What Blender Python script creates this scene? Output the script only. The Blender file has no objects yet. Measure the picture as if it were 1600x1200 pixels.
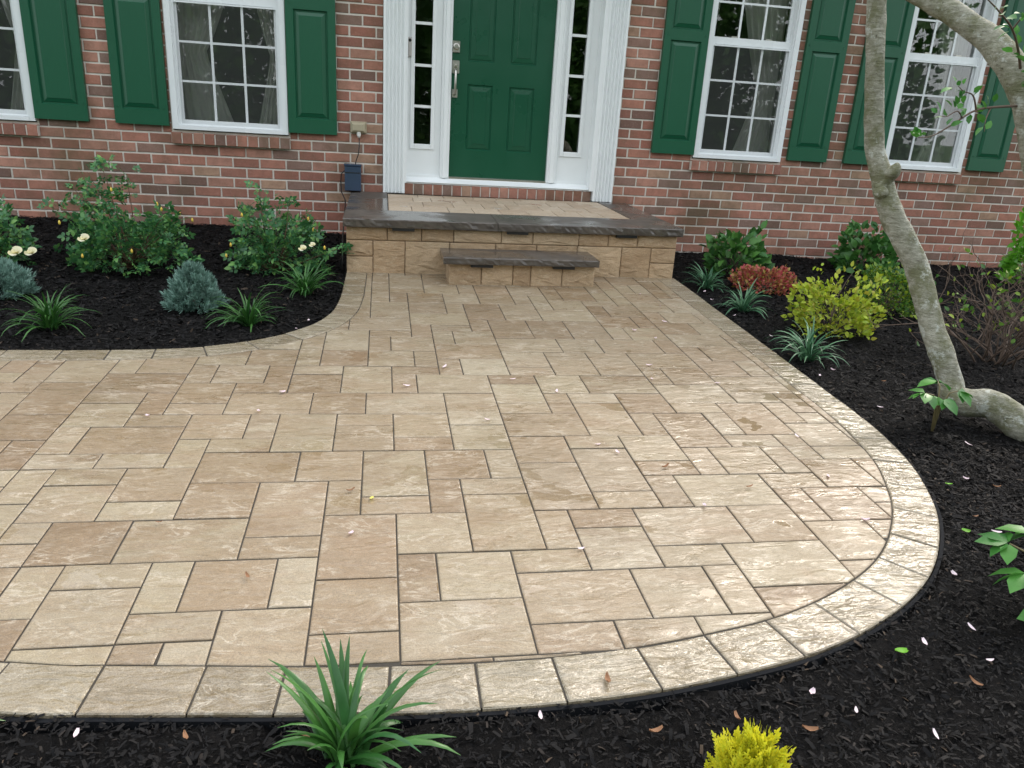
import bpy, math, random
import numpy as np
from mathutils import Vector, Matrix, noise
rnd = random.Random(7)
rng = np.random.default_rng(7)
sc = bpy.context.scene
col = sc.collection
R = math.radians

# ------------------------------------------------------------------ camera, sky, sun, exposure
HC, WALL = 1.3144, 7.0            # eye height over the patio plane, distance from eye to house wall
SL = 0.0414                       # the patio falls away from the house
def cam_axes(y, p, r):
    cy, sy, cp, sp = math.cos(y), math.sin(y), math.cos(p), math.sin(p)
    f = Vector((sy*cp, cy*cp, -sp)); rt = Vector((cy, -sy, 0)); up = rt.cross(f)
    cr, sr = math.cos(r), math.sin(r)
    return rt*cr+up*sr, up*cr-rt*sr, f
CR, CU, CF = cam_axes(.17743, .33388, .061879)
cd = bpy.data.cameras.new('camera'); cam = bpy.data.objects.new('camera', cd); col.objects.link(cam)
cd.sensor_width = 36; cd.lens = 1204.44/1600*36; cd.clip_end = 2000; cd.clip_start = .05
m = Matrix.Identity(4)
for i in range(3):
    m[i][0], m[i][1], m[i][2] = CR[i], CU[i], -CF[i]
m[0][3], m[1][3], m[2][3] = 0, -WALL, HC
cam.matrix_world = m
sc.camera = cam
SUN_AZ, SUN_EL = R(42), R(40)
w = bpy.data.worlds.new('World'); sc.world = w; w.use_nodes = True
nt = w.node_tree
sky = nt.nodes.new('ShaderNodeTexSky'); sky.sky_type = 'NISHITA'; sky.sun_disc = False
sky.sun_elevation = SUN_EL; sky.sun_rotation = SUN_AZ
sky.air_density = 1.0; sky.dust_density = 6.0; sky.ozone_density = 1.0
bg = nt.nodes['Background']; nt.links.new(sky.outputs[0], bg.inputs[0]); bg.inputs[1].default_value = .06
cl = nt.nodes.new('ShaderNodeBackground'); cl.inputs[0].default_value = (.94, .97, 1.0, 1); cl.inputs[1].default_value = .95   # even cloud cover over the clear sky
ad = nt.nodes.new('ShaderNodeAddShader'); nt.links.new(bg.outputs[0], ad.inputs[0]); nt.links.new(cl.outputs[0], ad.inputs[1])
nt.links.new(ad.outputs[0], nt.nodes['World Output'].inputs[0])
sd = bpy.data.lights.new('sun', 'SUN'); so = bpy.data.objects.new('sun', sd); col.objects.link(so)
sd.energy = .8; sd.angle = R(10); sd.color = (1, .93, .84)
sdir = Vector((math.sin(SUN_AZ)*math.cos(SUN_EL), math.cos(SUN_AZ)*math.cos(SUN_EL), math.sin(SUN_EL)))
so.rotation_euler = sdir.to_track_quat('Z', 'Y').to_euler(); so.location = (8, 12, 14)
vs = sc.view_settings; vs.view_transform = 'Standard'; vs.look = 'None'; vs.gamma = 1; vs.exposure = 0.80

# ------------------------------------------------------------------ helpers
def tag(o, label=None, cat=None, group=None, kind=None):
    for k, v in (('label', label), ('category', cat), ('group', group), ('kind', kind)):
        if v: o[k] = v
    return o
def mesh(name, v, f, mat, smooth=False):
    me = bpy.data.meshes.new(name)
    me.from_pydata([tuple(p) for p in v], [], [tuple(q) for q in f])
    if mat: me.materials.append(mat)
    if smooth: me.polygons.foreach_set('use_smooth', [True]*len(me.polygons))
    me.update(); return me
def link(name, me, parent=None, loc=None, rot=None):
    o = bpy.data.objects.new(name, me); col.objects.link(o)
    if parent: o.parent = parent
    if loc is not None: o.location = loc
    if rot is not None: o.rotation_euler = rot
    return o
def obj(name, v, f, mat, parent=None, smooth=False, loc=None, rot=None):
    return link(name, mesh(name, v, f, mat, smooth), parent, loc, rot)
def empty(name, loc=(0, 0, 0), rz=0, s=1):
    o = link(name, None, None, loc, (0, 0, rz)); o.empty_display_size = .1; o.scale = (s, s, s); return o
def npmesh(name, V, F, mat, smooth=False):
    V = np.asarray(V, np.float32); F = np.asarray(F, np.int32)
    me = bpy.data.meshes.new(name); n, k = F.shape
    me.vertices.add(len(V)); me.vertices.foreach_set('co', V.ravel())
    me.loops.add(n*k); me.loops.foreach_set('vertex_index', F.ravel())
    me.polygons.add(n); me.polygons.foreach_set('loop_start', np.arange(0, n*k, k, dtype=np.int32))
    me.polygons.foreach_set('loop_total', np.full(n, k, np.int32))
    if smooth: me.polygons.foreach_set('use_smooth', np.ones(n, bool))
    me.materials.append(mat); me.update(calc_edges=True); me.validate(); return me
class MB:
    def __init__(s): s.v = []; s.f = []
    def add(s, v, f):
        b = len(s.v); s.v += [tuple(p) for p in v]; s.f += [tuple(i+b for i in q) for q in f]; return s
    def box(s, x0, x1, y0, y1, z0, z1):
        return s.add([(x0,y0,z0),(x1,y0,z0),(x1,y1,z0),(x0,y1,z0),(x0,y0,z1),(x1,y0,z1),(x1,y1,z1),(x0,y1,z1)],
                     [(0,3,2,1),(4,5,6,7),(0,1,5,4),(1,2,6,5),(2,3,7,6),(3,0,4,7)])
    def bbox(s, x0, x1, y0, y1, z0, z1, b=.003):
        # box with a bevelled front (low y) face
        return s.add([(x0,y0+b,z0),(x1,y0+b,z0),(x1,y1,z0),(x0,y1,z0),(x0,y0+b,z1),(x1,y0+b,z1),(x1,y1,z1),(x0,y1,z1),
                      (x0+b,y0,z0+b),(x1-b,y0,z0+b),(x1-b,y0,z1-b),(x0+b,y0,z1-b)],
                     [(0,3,2,1),(4,5,6,7),(1,2,6,5),(2,3,7,6),(3,0,4,7),(8,9,10,11),(0,1,9,8),(1,5,10,9),(5,4,11,10),(4,0,8,11)])
    def tube(s, pts, rad, n=8, cap=True):
        pts = [Vector(p) for p in pts]; b = len(s.v); m_ = len(pts)
        t0 = (pts[1]-pts[0]).normalized(); a = t0.orthogonal().normalized()
        for i, p in enumerate(pts):
            t = ((pts[min(i+1, m_-1)]-pts[max(i-1, 0)])).normalized()
            a = (a-t*a.dot(t)).normalized(); c = t.cross(a)
            r = rad[i] if hasattr(rad, '__len__') else rad
            for k in range(n):
                g = 2*math.pi*k/n; s.v.append(tuple(p+(a*math.cos(g)+c*math.sin(g))*r))
        for i in range(m_-1):
            for k in range(n):
                s.f.append((b+i*n+k, b+i*n+(k+1)%n, b+(i+1)*n+(k+1)%n, b+(i+1)*n+k))
        if cap:
            s.f.append(tuple(b+k for k in range(n))[::-1]); s.f.append(tuple(b+(m_-1)*n+k for k in range(n)))
        return s
    def build(s, name, mat, parent=None, smooth=False, loc=None): return obj(name, s.v, s.f, mat, parent, smooth, loc)
def zw(z): return z+HC            # heights in the facade lists are relative to the eye
def plane_z(Y): return SL*Y

# ------------------------------------------------------------------ material helpers
class Mat:
    def __init__(s, name):
        s.m = bpy.data.materials.new(name); s.m.use_nodes = True; s.t = s.m.node_tree
        s.p = s.t.nodes['Principled BSDF']; s.out = s.t.nodes['Material Output']
    def n(s, typ, **kw):
        nd = s.t.nodes.new('ShaderNode'+typ)
        for k, v in kw.items(): setattr(nd, k, v)
        return nd
    def l(s, a, b): s.t.links.new(a, b); return s
    def val(s, sock, x):
        if hasattr(x, 'is_output'): s.l(x, sock)
        else: sock.default_value = x
    def math(s, op, a, b=0.0, clamp=False):
        nd = s.n('Math', operation=op, use_clamp=clamp); s.val(nd.inputs[0], a); s.val(nd.inputs[1], b); return nd.outputs[0]
    def vmath(s, op, a, b):
        nd = s.n('VectorMath', operation=op); s.val(nd.inputs[0], a); s.val(nd.inputs[1], b); return nd.outputs[0]
    def noise(s, vec, scale, detail=4, rough=.55, dist=0, out=0):
        nd = s.n('TexNoise'); s.l(vec, nd.inputs['Vector']); nd.inputs['Scale'].default_value = scale
        nd.inputs['Detail'].default_value = detail; nd.inputs['Roughness'].default_value = rough; nd.inputs['Distortion'].default_value = dist
        return nd.outputs[out]
    def ramp(s, fac, stops, interp='LINEAR'):
        nd = s.n('ValToRGB'); cr = nd.color_ramp; cr.interpolation = interp
        while len(cr.elements) < len(stops): cr.elements.new(.5)
        for e, (p, c) in zip(cr.elements, stops):
            e.position = p; e.color = (c, c, c, 1) if not hasattr(c, '__len__') else (*c, 1)
        s.l(fac, nd.inputs[0]); return nd.outputs[0]
    def mix(s, fac, a, b, mode='MIX'):
        nd = s.n('Mix', data_type='RGBA', blend_type=mode); s.val(nd.inputs[0], fac)
        for sock, x in ((nd.inputs[6], a), (nd.inputs[7], b)):
            if hasattr(x, 'is_output'): s.l(x, sock)
            else: sock.default_value = (*x, 1)
        return nd.outputs[2]
    def pos(s): return s.n('NewGeometry').outputs['Position']
    def island(s): return s.n('NewGeometry').outputs['Random Per Island']
    def objrand(s): return s.n('ObjectInfo').outputs['Random']
    def bump(s, h, strength=.3, dist=.01):
        nd = s.n('Bump'); nd.inputs['Strength'].default_value = strength if not hasattr(strength, 'is_output') else 0
        if hasattr(strength, 'is_output'): s.l(strength, nd.inputs['Strength'])
        nd.inputs['Distance'].default_value = dist; s.l(h, nd.inputs['Height']); s.l(nd.outputs[0], s.p.inputs['Normal'])
    def set(s, **kw):
        names = dict(color='Base Color', rough='Roughness', spec='Specular IOR Level', metal='Metallic', coat='Coat Weight', coatr='Coat Roughness')
        for k, v in kw.items():
            sk = s.p.inputs[names[k]]
            if hasattr(v, 'is_output'): s.l(v, sk)
            else: sk.default_value = (*v, 1) if hasattr(v, '__len__') else v
        return s

def stone(name, tones, streak, wetness=.5, bumps=.5, pudl=.82, rmin=.05, stretch=2.6, vein_gleam=.6, spec=.6, dry=.28, fin=.25, glit=.06):
    M = Mat(name); r = M.objrand(); P = M.pos()
    off = M.n('CombineXYZ'); M.l(M.math('MULTIPLY', r, 91.7), off.inputs[0]); M.l(M.math('MULTIPLY', r, 37.3), off.inputs[1]); M.l(M.math('MULTIPLY', r, 53.1), off.inputs[2])
    Q = M.vmath('ADD', P, off.outputs[0])
    st = M.vmath('MULTIPLY', Q, (1, stretch, stretch))
    n_ = len(tones)
    base = M.ramp(r, [(i/(n_-1), c) for i, c in enumerate(tones)])
    r2 = M.math('FRACT', M.math('MULTIPLY', r, 17.31)); alt = M.ramp(r2, [(i/(n_-1), c) for i, c in enumerate(tones[::-1])])
    c = M.mix(M.ramp(M.noise(st, 3.2, 6, .62, .7), [(.38, 0), (.66, .85)]), base, alt)
    c = M.mix(M.ramp(M.noise(Q, 9, 5, .65, .5), [(.45, 0), (.75, .5)]), c, tones[-2])
    def ridge(vec, scale, w_, dist):
        k = M.math('ABSOLUTE', M.math('SUBTRACT', M.noise(vec, scale, 7, .62, dist), .5)); return M.ramp(k, [(0, 1), (w_, 0)])
    m1 = M.ramp(M.noise(Q, 8, 3, .5), [(.46, 0), (.6, 1)])
    v1 = M.math('MULTIPLY', ridge(st, 7, .03, .9), m1)
    c = M.mix(M.math('MULTIPLY', v1, vein_gleam), c, streak)  # pale veins, with the wet gleam on the stone ridges painted into the colour
    v2 = ridge(M.vmath('ADD', st, (7.7, 3.1, 1.3)), 3.1, .012, .6)
    c = M.mix(M.math('MULTIPLY', v2, M.math('MULTIPLY', m1, .12)), c, (.17, .13, .08))
    fleck = M.ramp(M.noise(M.vmath('MULTIPLY', Q, (1, 1.7, 1.7)), 38, 6, .72), [(.5, 0), (.72, .5)])
    c = M.mix(M.math('MULTIPLY', fleck, .5), c, streak)
    grain = M.noise(P, 300, 4, .75)
    c = M.mix(.55, c, M.ramp(grain, [(.32, .18), (.68, .86)]), 'OVERLAY')
    c = M.mix(M.ramp(M.noise(Q, 60, 4, .7), [(.69, 0), (.76, .6)]), c, (.05, .04, .03))
    c = M.mix(M.ramp(M.noise(P, 1.7, 5, .65), [(.5, 0), (.78, .35)]), c, (.17, .145, .095))
    wet = M.noise(P, 2.1, 4, .6)
    pud = M.ramp(M.math('ADD', M.noise(P, 3.3, 3, .5, .4), M.math('MULTIPLY', M.noise(st, 5, 3, .5, .5), .35)), [(pudl, 0), (pudl+.02, 1)])
    ro = M.ramp(wet, [(.3, .46-.36*wetness), (.7, .60-.25*wetness)])
    fine = M.ramp(M.noise(Q, 26, 6, .7), [(.3, 0), (.7, fin)])
    strk = M.ramp(M.noise(M.vmath('ADD', st, (2.2, 5.5, 9.1)), 9, 6, .65, .6), [(.50, dry), (.62, 0)])
    ro = M.math('ADD', ro, M.math('ADD', fine, strk)); ro = M.math('SUBTRACT', ro, M.math('MULTIPLY', pud, .6), True)
    ro = M.math('MAXIMUM', ro, rmin)
    h = M.math('ADD', M.noise(st, 8, 4, .5, .9), M.math('MULTIPLY', v2, -.05)); h = M.math('ADD', h, M.math('MULTIPLY', M.noise(st, 24, 3, .5, .4), .14))
    h = M.math('ADD', h, M.math('MULTIPLY', M.noise(Q, 48, 5, .6, .5), glit))
    h = M.math('ADD', h, M.math('MULTIPLY', grain, .03))
    M.bump(h, M.math('MULTIPLY', M.math('SUBTRACT', 1.0, M.math('MULTIPLY', pud, .93)), bumps), .016)
    M.set(color=c, rough=ro, spec=spec); return M.m

PAVER = stone('paver_stone', [(.148, .096, .049), (.212, .147, .082), (.292, .246, .162), (.172, .114, .062), (.318, .270, .188), (.228, .158, .093), (.278, .230, .147)], (.50, .44, .35), wetness=1.1, bumps=.62, pudl=.815, spec=.65, dry=.24, fin=.12, glit=.05)
BORDER = stone('border_stone', [(.175, .135, .082), (.235, .19, .122), (.275, .235, .162), (.205, .158, .10)], (.50, .45, .36), wetness=1.7, bumps=1.0, pudl=.9, rmin=.05, spec=.8, dry=.10, fin=.05, glit=.06)
BLOCK = stone('block_stone', [(.30, .195, .105), (.385, .262, .152), (.45, .325, .20), (.275, .172, .09)], (.54, .43, .29), wetness=.1, bumps=1.0, pudl=1.3)
SLABTOP = stone('stoop_paver_stone', [(.34, .25, .165), (.41, .315, .22), (.45, .365, .265), (.34, .24, .155)], (.60, .52, .42), wetness=.8, bumps=.3)

def simple(name, color, rough=.5, spec=.5, var=.12, scale=30, bump=0, bdist=.004, metal=0, coat=0):
    M = Mat(name); P = M.pos(); n = M.noise(P, scale, 5, .6)
    lo = tuple(c*(1-var) for c in color); hi = tuple(min(1, c*(1+var)) for c in color)
    M.set(color=M.mix(n, lo, hi), rough=M.math('ADD', M.math('MULTIPLY', M.noise(P, scale*.5, 4), .25), rough-.125), spec=spec, metal=metal, coat=coat)
    if bump: M.bump(M.noise(P, scale*2, 6, .65), bump, bdist)
    return M.m

def bluestone():
    M = Mat('bluestone'); P = M.pos()
    n = M.noise(P, 5, 6, .6, .5)
    c = M.ramp(n, [(.3, (.055, .047, .040)), (.55, (.085, .072, .060)), (.75, (.12, .10, .082))])
    pud = M.ramp(M.noise(P, 2.2, 3, .5), [(.42, 0), (.54, 1)])
    M.set(color=c, rough=M.math('SUBTRACT', .50, M.math('MULTIPLY', pud, .36)), spec=.6)
    M.bump(M.noise(P, 34, 7, .65), .15, .005); return M.m
BLUE = bluestone()

def brickmat(name, island):
    M = Mat(name); r = M.island() if island else M.objrand(); P = M.pos()
    c = M.ramp(r, [(0, (.31, .13, .092)), (.15, (.42, .19, .135)), (.30, (.35, .155, .11)), (.44, (.46, .235, .17)), (.56, (.28, .122, .09)), (.67, (.235, .155, .125)), (.75, (.40, .18, .125)), (.85, (.28, .172, .135)), (.92, (.16, .10, .08)), (.96, (.42, .27, .18))], 'CONSTANT')
    r2 = M.math('FRACT', M.math('MULTIPLY', r, 43.7))
    c = M.mix(M.math('MULTIPLY', r2, .3), c, (.22, .115, .09))
    off = M.vmath('ADD', P, (3.1, 8.2, 1.7))
    c = M.mix(M.ramp(M.noise(off, 14, 5, .65), [(.4, 0), (.75, .55)]), c, (.16, .085, .06))
    c = M.mix(M.ramp(M.noise(P, 55, 5, .7), [(.52, 0), (.75, .35)]), c, (.46, .30, .24))
    c = M.mix(M.ramp(M.noise(P, 1.1, 5, .7), [(.46, 0), (.66, .65)]), c, (.10, .078, .04))
    c = M.mix(M.ramp(M.noise(P, 90, 3, .6), [(.70, 0), (.76, .7)]), c, (.05, .03, .025))
    M.set(color=c, rough=.82, spec=.3); M.bump(M.noise(P, 70, 8, .7), .55, .006); return M.m
BRICK, BRICKS = brickmat('brick', False), brickmat('brick_mass', True)
def mortar():
    M = Mat('mortar'); P = M.pos()
    c = M.mix(M.noise(P, 9, 5, .65), (.53, .49, .43), (.72, .68, .61))
    c = M.mix(M.ramp(M.noise(P, 1.1, 5, .7), [(.5, 0), (.72, .55)]), c, (.24, .21, .13))
    M.set(color=c, rough=.95, spec=.2); M.bump(M.noise(P, 120, 5, .7), .6, .004); return M.m
MORTAR = mortar()
WHITE = simple('white_trim', (.77, .80, .80), .34, .5, .04, 5)
VINYL = simple('white_vinyl', (.77, .80, .81), .28, .5, .02, 4)
GREEN = simple('green_door_paint', (.006, .072, .036), .30, .5, .10, 6, .06, .002)
def shutmat():
    M = Mat('green_shutter'); P = M.pos()
    st = M.vmath('MULTIPLY', P, (9, 9, 1)); g = M.noise(st, 12, 6, .6, 1.5)
    M.set(color=M.mix(g, (.006, .074, .036), (.010, .102, .050)), rough=.36, spec=.5); M.bump(g, .12, .002); return M.m
SHUT = shutmat()
NICKEL = simple('satin_nickel', (.52, .50, .46), .32, .5, .05, 20, metal=1)
BLACK = simple('black_plastic', (.012, .012, .013), .35, .5, .1, 20)
EDGE = simple('matt_black_edging', (.008, .009, .011), .85, .12, .1, 20)
SANDJ = simple('joint_sand', (.050, .044, .036), .9, .3, .4, 160, .5, .004)
ROOF = simple('roof_shingle', (.07, .065, .06), .9, .3, .4, 22, .5, .01)
PLASTER = simple('room_plaster', (.20, .185, .16), .8, .3, .05, 3)
FLOORM = simple('room_floor', (.16, .09, .05), .4, .4, .2, 4)
def glassmat():
    M = Mat('window_glass'); M.t.nodes.remove(M.p)
    tr = M.n('BsdfTransparent'); tr.inputs[0].default_value = (.94, .96, .95, 1)
    gl = M.n('BsdfGlossy'); gl.inputs['Roughness'].default_value = .005
    fr = M.n('Fresnel'); fr.inputs[0].default_value = 1.5
    nb = M.n('Bump'); nb.inputs['Strength'].default_value = .03; nb.inputs['Distance'].default_value = .02
    M.l(M.noise(M.pos(), 2.2, 2), nb.inputs['Height']); M.l(nb.outputs[0], gl.inputs['Normal'])
    mx = M.n('MixShader'); M.l(M.math('MULTIPLY', fr.outputs[0], 1.6, True), mx.inputs[0])
    M.l(tr.outputs[0], mx.inputs[1]); M.l(gl.outputs[0], mx.inputs[2]); M.l(mx.outputs[0], M.out.inputs[0]); return M.m
GLASS = glassmat()
def screenmat():
    M = Mat('insect_screen'); M.t.nodes.remove(M.p)
    tr = M.n('BsdfTransparent'); df = M.n('BsdfDiffuse'); df.inputs[0].default_value = (.24, .25, .25, 1)
    mx = M.n('MixShader'); M.l(M.math('ADD', M.math('MULTIPLY', M.noise(M.pos(), 260, 2), .12), .06), mx.inputs[0])
    M.l(tr.outputs[0], mx.inputs[1]); M.l(df.outputs[0], mx.inputs[2]); M.l(mx.outputs[0], M.out.inputs[0]); return M.m
SCREEN = screenmat()
def thin(name, cols, rough=.45, trans=.25, pos_scale=18, spec=.4):
    # leaves and petals: colour varies from leaf to leaf, some light passes through
    M = Mat(name); r = M.island()
    c = M.ramp(r, [(i/max(1, len(cols)-1), k) for i, k in enumerate(cols)])
    c = M.mix(.35, c, M.ramp(M.noise(M.pos(), pos_scale, 3), [(.3, .28), (.7, .75)]), 'OVERLAY')
    M.set(color=c, rough=rough, spec=spec)
    tl = M.n('BsdfTranslucent'); M.l(c, tl.inputs[0]); mx = M.n('MixShader'); mx.inputs[0].default_value = trans
    M.l(M.p.outputs[0], mx.inputs[1]); M.l(tl.outputs[0], mx.inputs[2]); M.l(mx.outputs[0], M.out.inputs[0]); return M.m
CURT = thin('sheer_curtain', [(.82, .80, .74), (.86, .84, .78)], .9, .45, 3)
ROSE_LEAF = thin('rose_leaf', [(.03, .11, .04), (.06, .19, .06), (.05, .16, .07), (.10, .26, .075), (.17, .34, .085)], .36, .22)
ROSE_PETAL = thin('rose_petal', [(.85, .78, .42), (.88, .85, .66)], .6, .35)
ROSE_BUD = thin('rose_bud', [(.80, .55, .06), (.82, .62, .12)], .5, .2)
STEM = simple('rose_stem', (.10, .06, .035), .6, .3, .3, 30)
SPRUCE = thin('blue_needles', [(.09, .18, .145), (.17, .30, .245), (.27, .42, .355), (.12, .23, .175)], .6, .1)
BLADE = thin('strap_leaf', [(.02, .085, .018), (.04, .13, .026), (.06, .175, .035), (.03, .11, .03)], .30, .22)
BLADE_V = thin('striped_strap_leaf', [(.03, .11, .05), (.06, .17, .085), (.13, .27, .14), (.04, .13, .06)], .33, .22)
REDLEAF = thin('red_leaf', [(.36, .05, .06), (.46, .10, .09), (.40, .12, .09), (.32, .28, .05), (.32, .04, .055)], .5, .25)
YELLEAF = thin('yellow_leaf', [(.33, .43, .03), (.44, .52, .04), (.27, .39, .03), (.42, .38, .05), (.20, .33, .03)], .5, .3)
LIMELEAF = thin('lime_leaf', [(.03, .10, .018), (.06, .16, .022), (.10, .22, .025), (.28, .36, .03), (.05, .13, .02)], .5, .25)
MIDLEAF = thin('mid_green_leaf', [(.03, .11, .025), (.05, .16, .03), (.09, .23, .045), (.04, .13, .04)], .42, .25)
PEONY = thin('peony_leaf', [(.035, .15, .03), (.06, .21, .035), (.085, .27, .045)], .36, .28)
GOLD = thin('golden_spray', [(.62, .58, .025), (.78, .72, .04), (.50, .55, .03), (.70, .68, .05)], .55, .35)
BRIGHT = thin('bright_leaf', [(.10, .34, .02), (.17, .46, .03), (.13, .40, .03)], .5, .35)
TWIG = simple('dry_twig', (.12, .085, .065), .8, .3, .35, 40)
TREELEAF = thin('tree_leaf', [(.03, .09, .02), (.05, .14, .025), (.08, .19, .03)], .5, .25)
PETAL = thin('fallen_petal', [(.80, .60, .68), (.86, .74, .78), (.72, .42, .55)], .5, .25)
DRYLEAF = thin('dry_leaf', [(.22, .10, .05), (.30, .16, .08)], .7, .15)
def bark():
    M = Mat('smooth_grey_bark'); P = M.pos()
    st = M.vmath('MULTIPLY', P, (1, 1, 2.2))
    c = M.ramp(M.noise(st, 22, 7, .72), [(.3, (.15, .145, .10)), (.5, (.28, .275, .215)), (.7, (.42, .415, .35))])
    c = M.mix(M.ramp(M.noise(P, 9, 7, .72), [(.45, 0), (.58, .8)]), c, (.125, .13, .06))
    c = M.mix(M.ramp(M.noise(M.vmath('ADD', P, (5, 1, 2)), 13, 7, .75), [(.55, 0), (.61, .8)]), c, (.46, .48, .43))
    c = M.mix(M.ramp(M.noise(M.vmath('MULTIPLY', P, (1, 1, 6)), 16, 6, .7), [(.58, 0), (.68, .6)]), c, (.10, .085, .06))
    c = M.mix(M.ramp(M.noise(P, 70, 4, .6), [(.64, 0), (.72, .7)]), c, (.06, .05, .04))
    M.set(color=c, rough=.75, spec=.35); M.bump(M.math('ADD', M.noise(M.vmath('MULTIPLY', P, (1, 1, 3)), 22, 8, .7), M.math('ADD', M.math('MULTIPLY', M.noise(P, 110, 4), .3), M.math('MULTIPLY', M.noise(M.vmath('MULTIPLY', P, (1, 1, 7)), 14, 5, .6), .7))), .8, .014); return M.m
BARK = bark()
def mulchmat(name, island):
    M = Mat(name); P = M.pos()
    if island:
        r = M.island(); c = M.ramp(r, [(0, (.0045, .0043, .0047)), (.6, (.008, .0077, .008)), (.9, (.013, .012, .0115)), (.97, (.028, .023, .02)), (1, (.07, .05, .034))])
        M.set(color=c, rough=.7, spec=.14); M.bump(M.noise(P, 240, 4), .4, .002)
    else:
        n = M.noise(P, 55, 8, .75, 1); M.set(color=M.ramp(n, [(.35, (.003, .003, .003)), (.6, (.009, .008, .008)), (.8, (.022, .018, .015))]), rough=.85, spec=.12); M.bump(n, 1.0, .03)
    return M.m
MULCH, CHIP = mulchmat('mulch', False), mulchmat('mulch_chip', True)
LAWN = simple('lawn_grass', (.045, .10, .022), .9, .2, .5, 3, .4, .03)

# ------------------------------------------------------------------ the ground
OUT_C = [(-3.4,1.95),(-2.4,1.76),(-1.5,1.58),(-.79,1.455),(-.65,1.44),(-.43,1.42),(-.2,1.40),(.01,1.385),(.22,1.378),(.44,1.382),(.66,1.40),(.89,1.44),(1.1,1.49),(1.31,1.572),(1.51,1.685),(1.67,1.81),(1.81,1.965),(1.93,2.14),(2.015,2.32),(2.065,2.45),(2.105,2.61),(2.135,2.81),(2.15,3.04),(2.153,3.27),(2.16,3.68),(2.165,4.03),(2.172,4.5),(2.18,5.0),(2.185,5.52)]
BED_C = [(-3.4,3.72),(-2.4,3.73),(-1.75,3.745),(-1.47,3.755),(-1.21,3.77),(-.95,3.80),(-.77,3.86),(-.63,3.94),(-.49,4.06),(-.36,4.24),(-.285,4.47),(-.255,4.76),(-.247,5.07),(-.243,5.47)]
def resample(c, n_per=.02):
    # smooth polyline, returns dense points with arc length
    P = np.array(c, float)
    out = []
    for i in range(len(P)-1):
        p0, p1, p2, p3 = P[max(i-1,0)], P[i], P[i+1], P[min(i+2,len(P)-1)]
        k = max(2, int(np.linalg.norm(p2-p1)/n_per))
        for j in range(k):
            t = j/k; out.append(.5*((2*p1)+(-p0+p2)*t+(2*p0-5*p1+4*p2-p3)*t*t+(-p0+3*p1-3*p2+p3)*t**3))
    out.append(P[-1]); return np.array(out)
def offset(P, d):
    T = np.gradient(P, axis=0); T /= np.linalg.norm(T, axis=1)[:, None]; return P+np.stack([-T[:, 1], T[:, 0]], 1)*d
OUT_D, BED_D = resample(OUT_C), resample(BED_C)
OUT_I, BED_I = offset(OUT_D, .150), offset(BED_D, -.142)
patio_outer = np.vstack([OUT_D, BED_D[::-1]])
patio_inner = np.vstack([OUT_I, BED_I[::-1]])
def inside(poly, X, Y):
    x0, y0 = poly[:, 0], poly[:, 1]; x1, y1 = np.roll(x0, -1), np.roll(y0, -1); r = np.zeros(X.shape, bool)
    for a, b, c, d in zip(x0, y0, x1, y1):
        if b == d: continue
        r ^= ((b > Y) != (d > Y)) & (X < (c-a)*(Y-b)/(d-b)+a)
    return r
def mulch_z(X, Y):
    X = np.asarray(X, float); Y = np.asarray(Y, float)
    t = np.clip((Y-3.5)/3.5, 0, 1); drop = .016+t*np.clip(.0185*(X+3)-.03, -.03, .2)+np.clip(X-2.6, 0, 5)*.012*(1-t)
    bumpy = .010*np.sin(3.1*X+1.3*Y)*np.sin(2.3*Y-.7*X)+.006*np.sin(9.7*X+2)*np.sin(8.3*Y+1)
    return SL*Y-drop+bumpy
def wp(X, Y, z=None): return (X, Y-WALL, plane_z(Y) if z is None else z)

s = 400
tag(obj('lawn', [(-s,-s,-.25),(s,-s,-.25),(s,s,-.25),(-s,s,-.25)], [(0,1,2,3)], LAWN), 'green lawn around the house', 'lawn', kind='structure')
gx, gy = np.arange(-3.8, 8.0, .05), np.arange(-.6, 7.001, .05)
GX, GY = np.meshgrid(gx, gy); GZ = mulch_z(GX, GY)+rng.normal(0, .0035, GX.shape)
GZ = np.where(inside(patio_outer, GX, GY), np.minimum(GZ, SL*GY-.06), GZ)
nx, ny = len(gx), len(gy); idx = np.arange(nx*ny).reshape(ny, nx)
F = np.stack([idx[:-1,:-1].ravel(), idx[:-1,1:].ravel(), idx[1:,1:].ravel(), idx[1:,:-1].ravel()], 1)
me = npmesh('mulch_bed', np.stack([GX.ravel(), GY.ravel()-WALL, GZ.ravel()], 1), F, MULCH, True)
tag(link('mulch_bed', me), 'black bark mulch ground of the flower beds', 'mulch', kind='structure')

def scatter(T, Fc, pos, rot, scl):
    T = np.asarray(T, float); Fc = np.asarray(Fc, int); n = len(pos); k = len(T)
    if np.ndim(scl) == 1: scl = np.repeat(np.asarray(scl)[:, None], 3, 1)
    V = np.einsum('nij,nkj->nki', rot, T[None]*scl[:, None, :])+np.asarray(pos)[:, None, :]
    return V.reshape(-1, 3), (Fc[None]+(np.arange(n)*k)[:, None, None]).reshape(-1, Fc.shape[1])
def rot_euler(rx, ry, rz):
    cx, sx, cy, sy, cz, sz = np.cos(rx), np.sin(rx), np.cos(ry), np.sin(ry), np.cos(rz), np.sin(rz)
    n = len(rx); A = np.zeros((n, 3, 3))
    A[:,0,0]=cz*cy; A[:,0,1]=cz*sy*sx-sz*cx; A[:,0,2]=cz*sy*cx+sz*sx
    A[:,1,0]=sz*cy; A[:,1,1]=sz*sy*sx+cz*cx; A[:,1,2]=sz*sy*cx-cz*sx
    A[:,2,0]=-sy; A[:,2,1]=cy*sx; A[:,2,2]=cy*cx; return A
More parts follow.
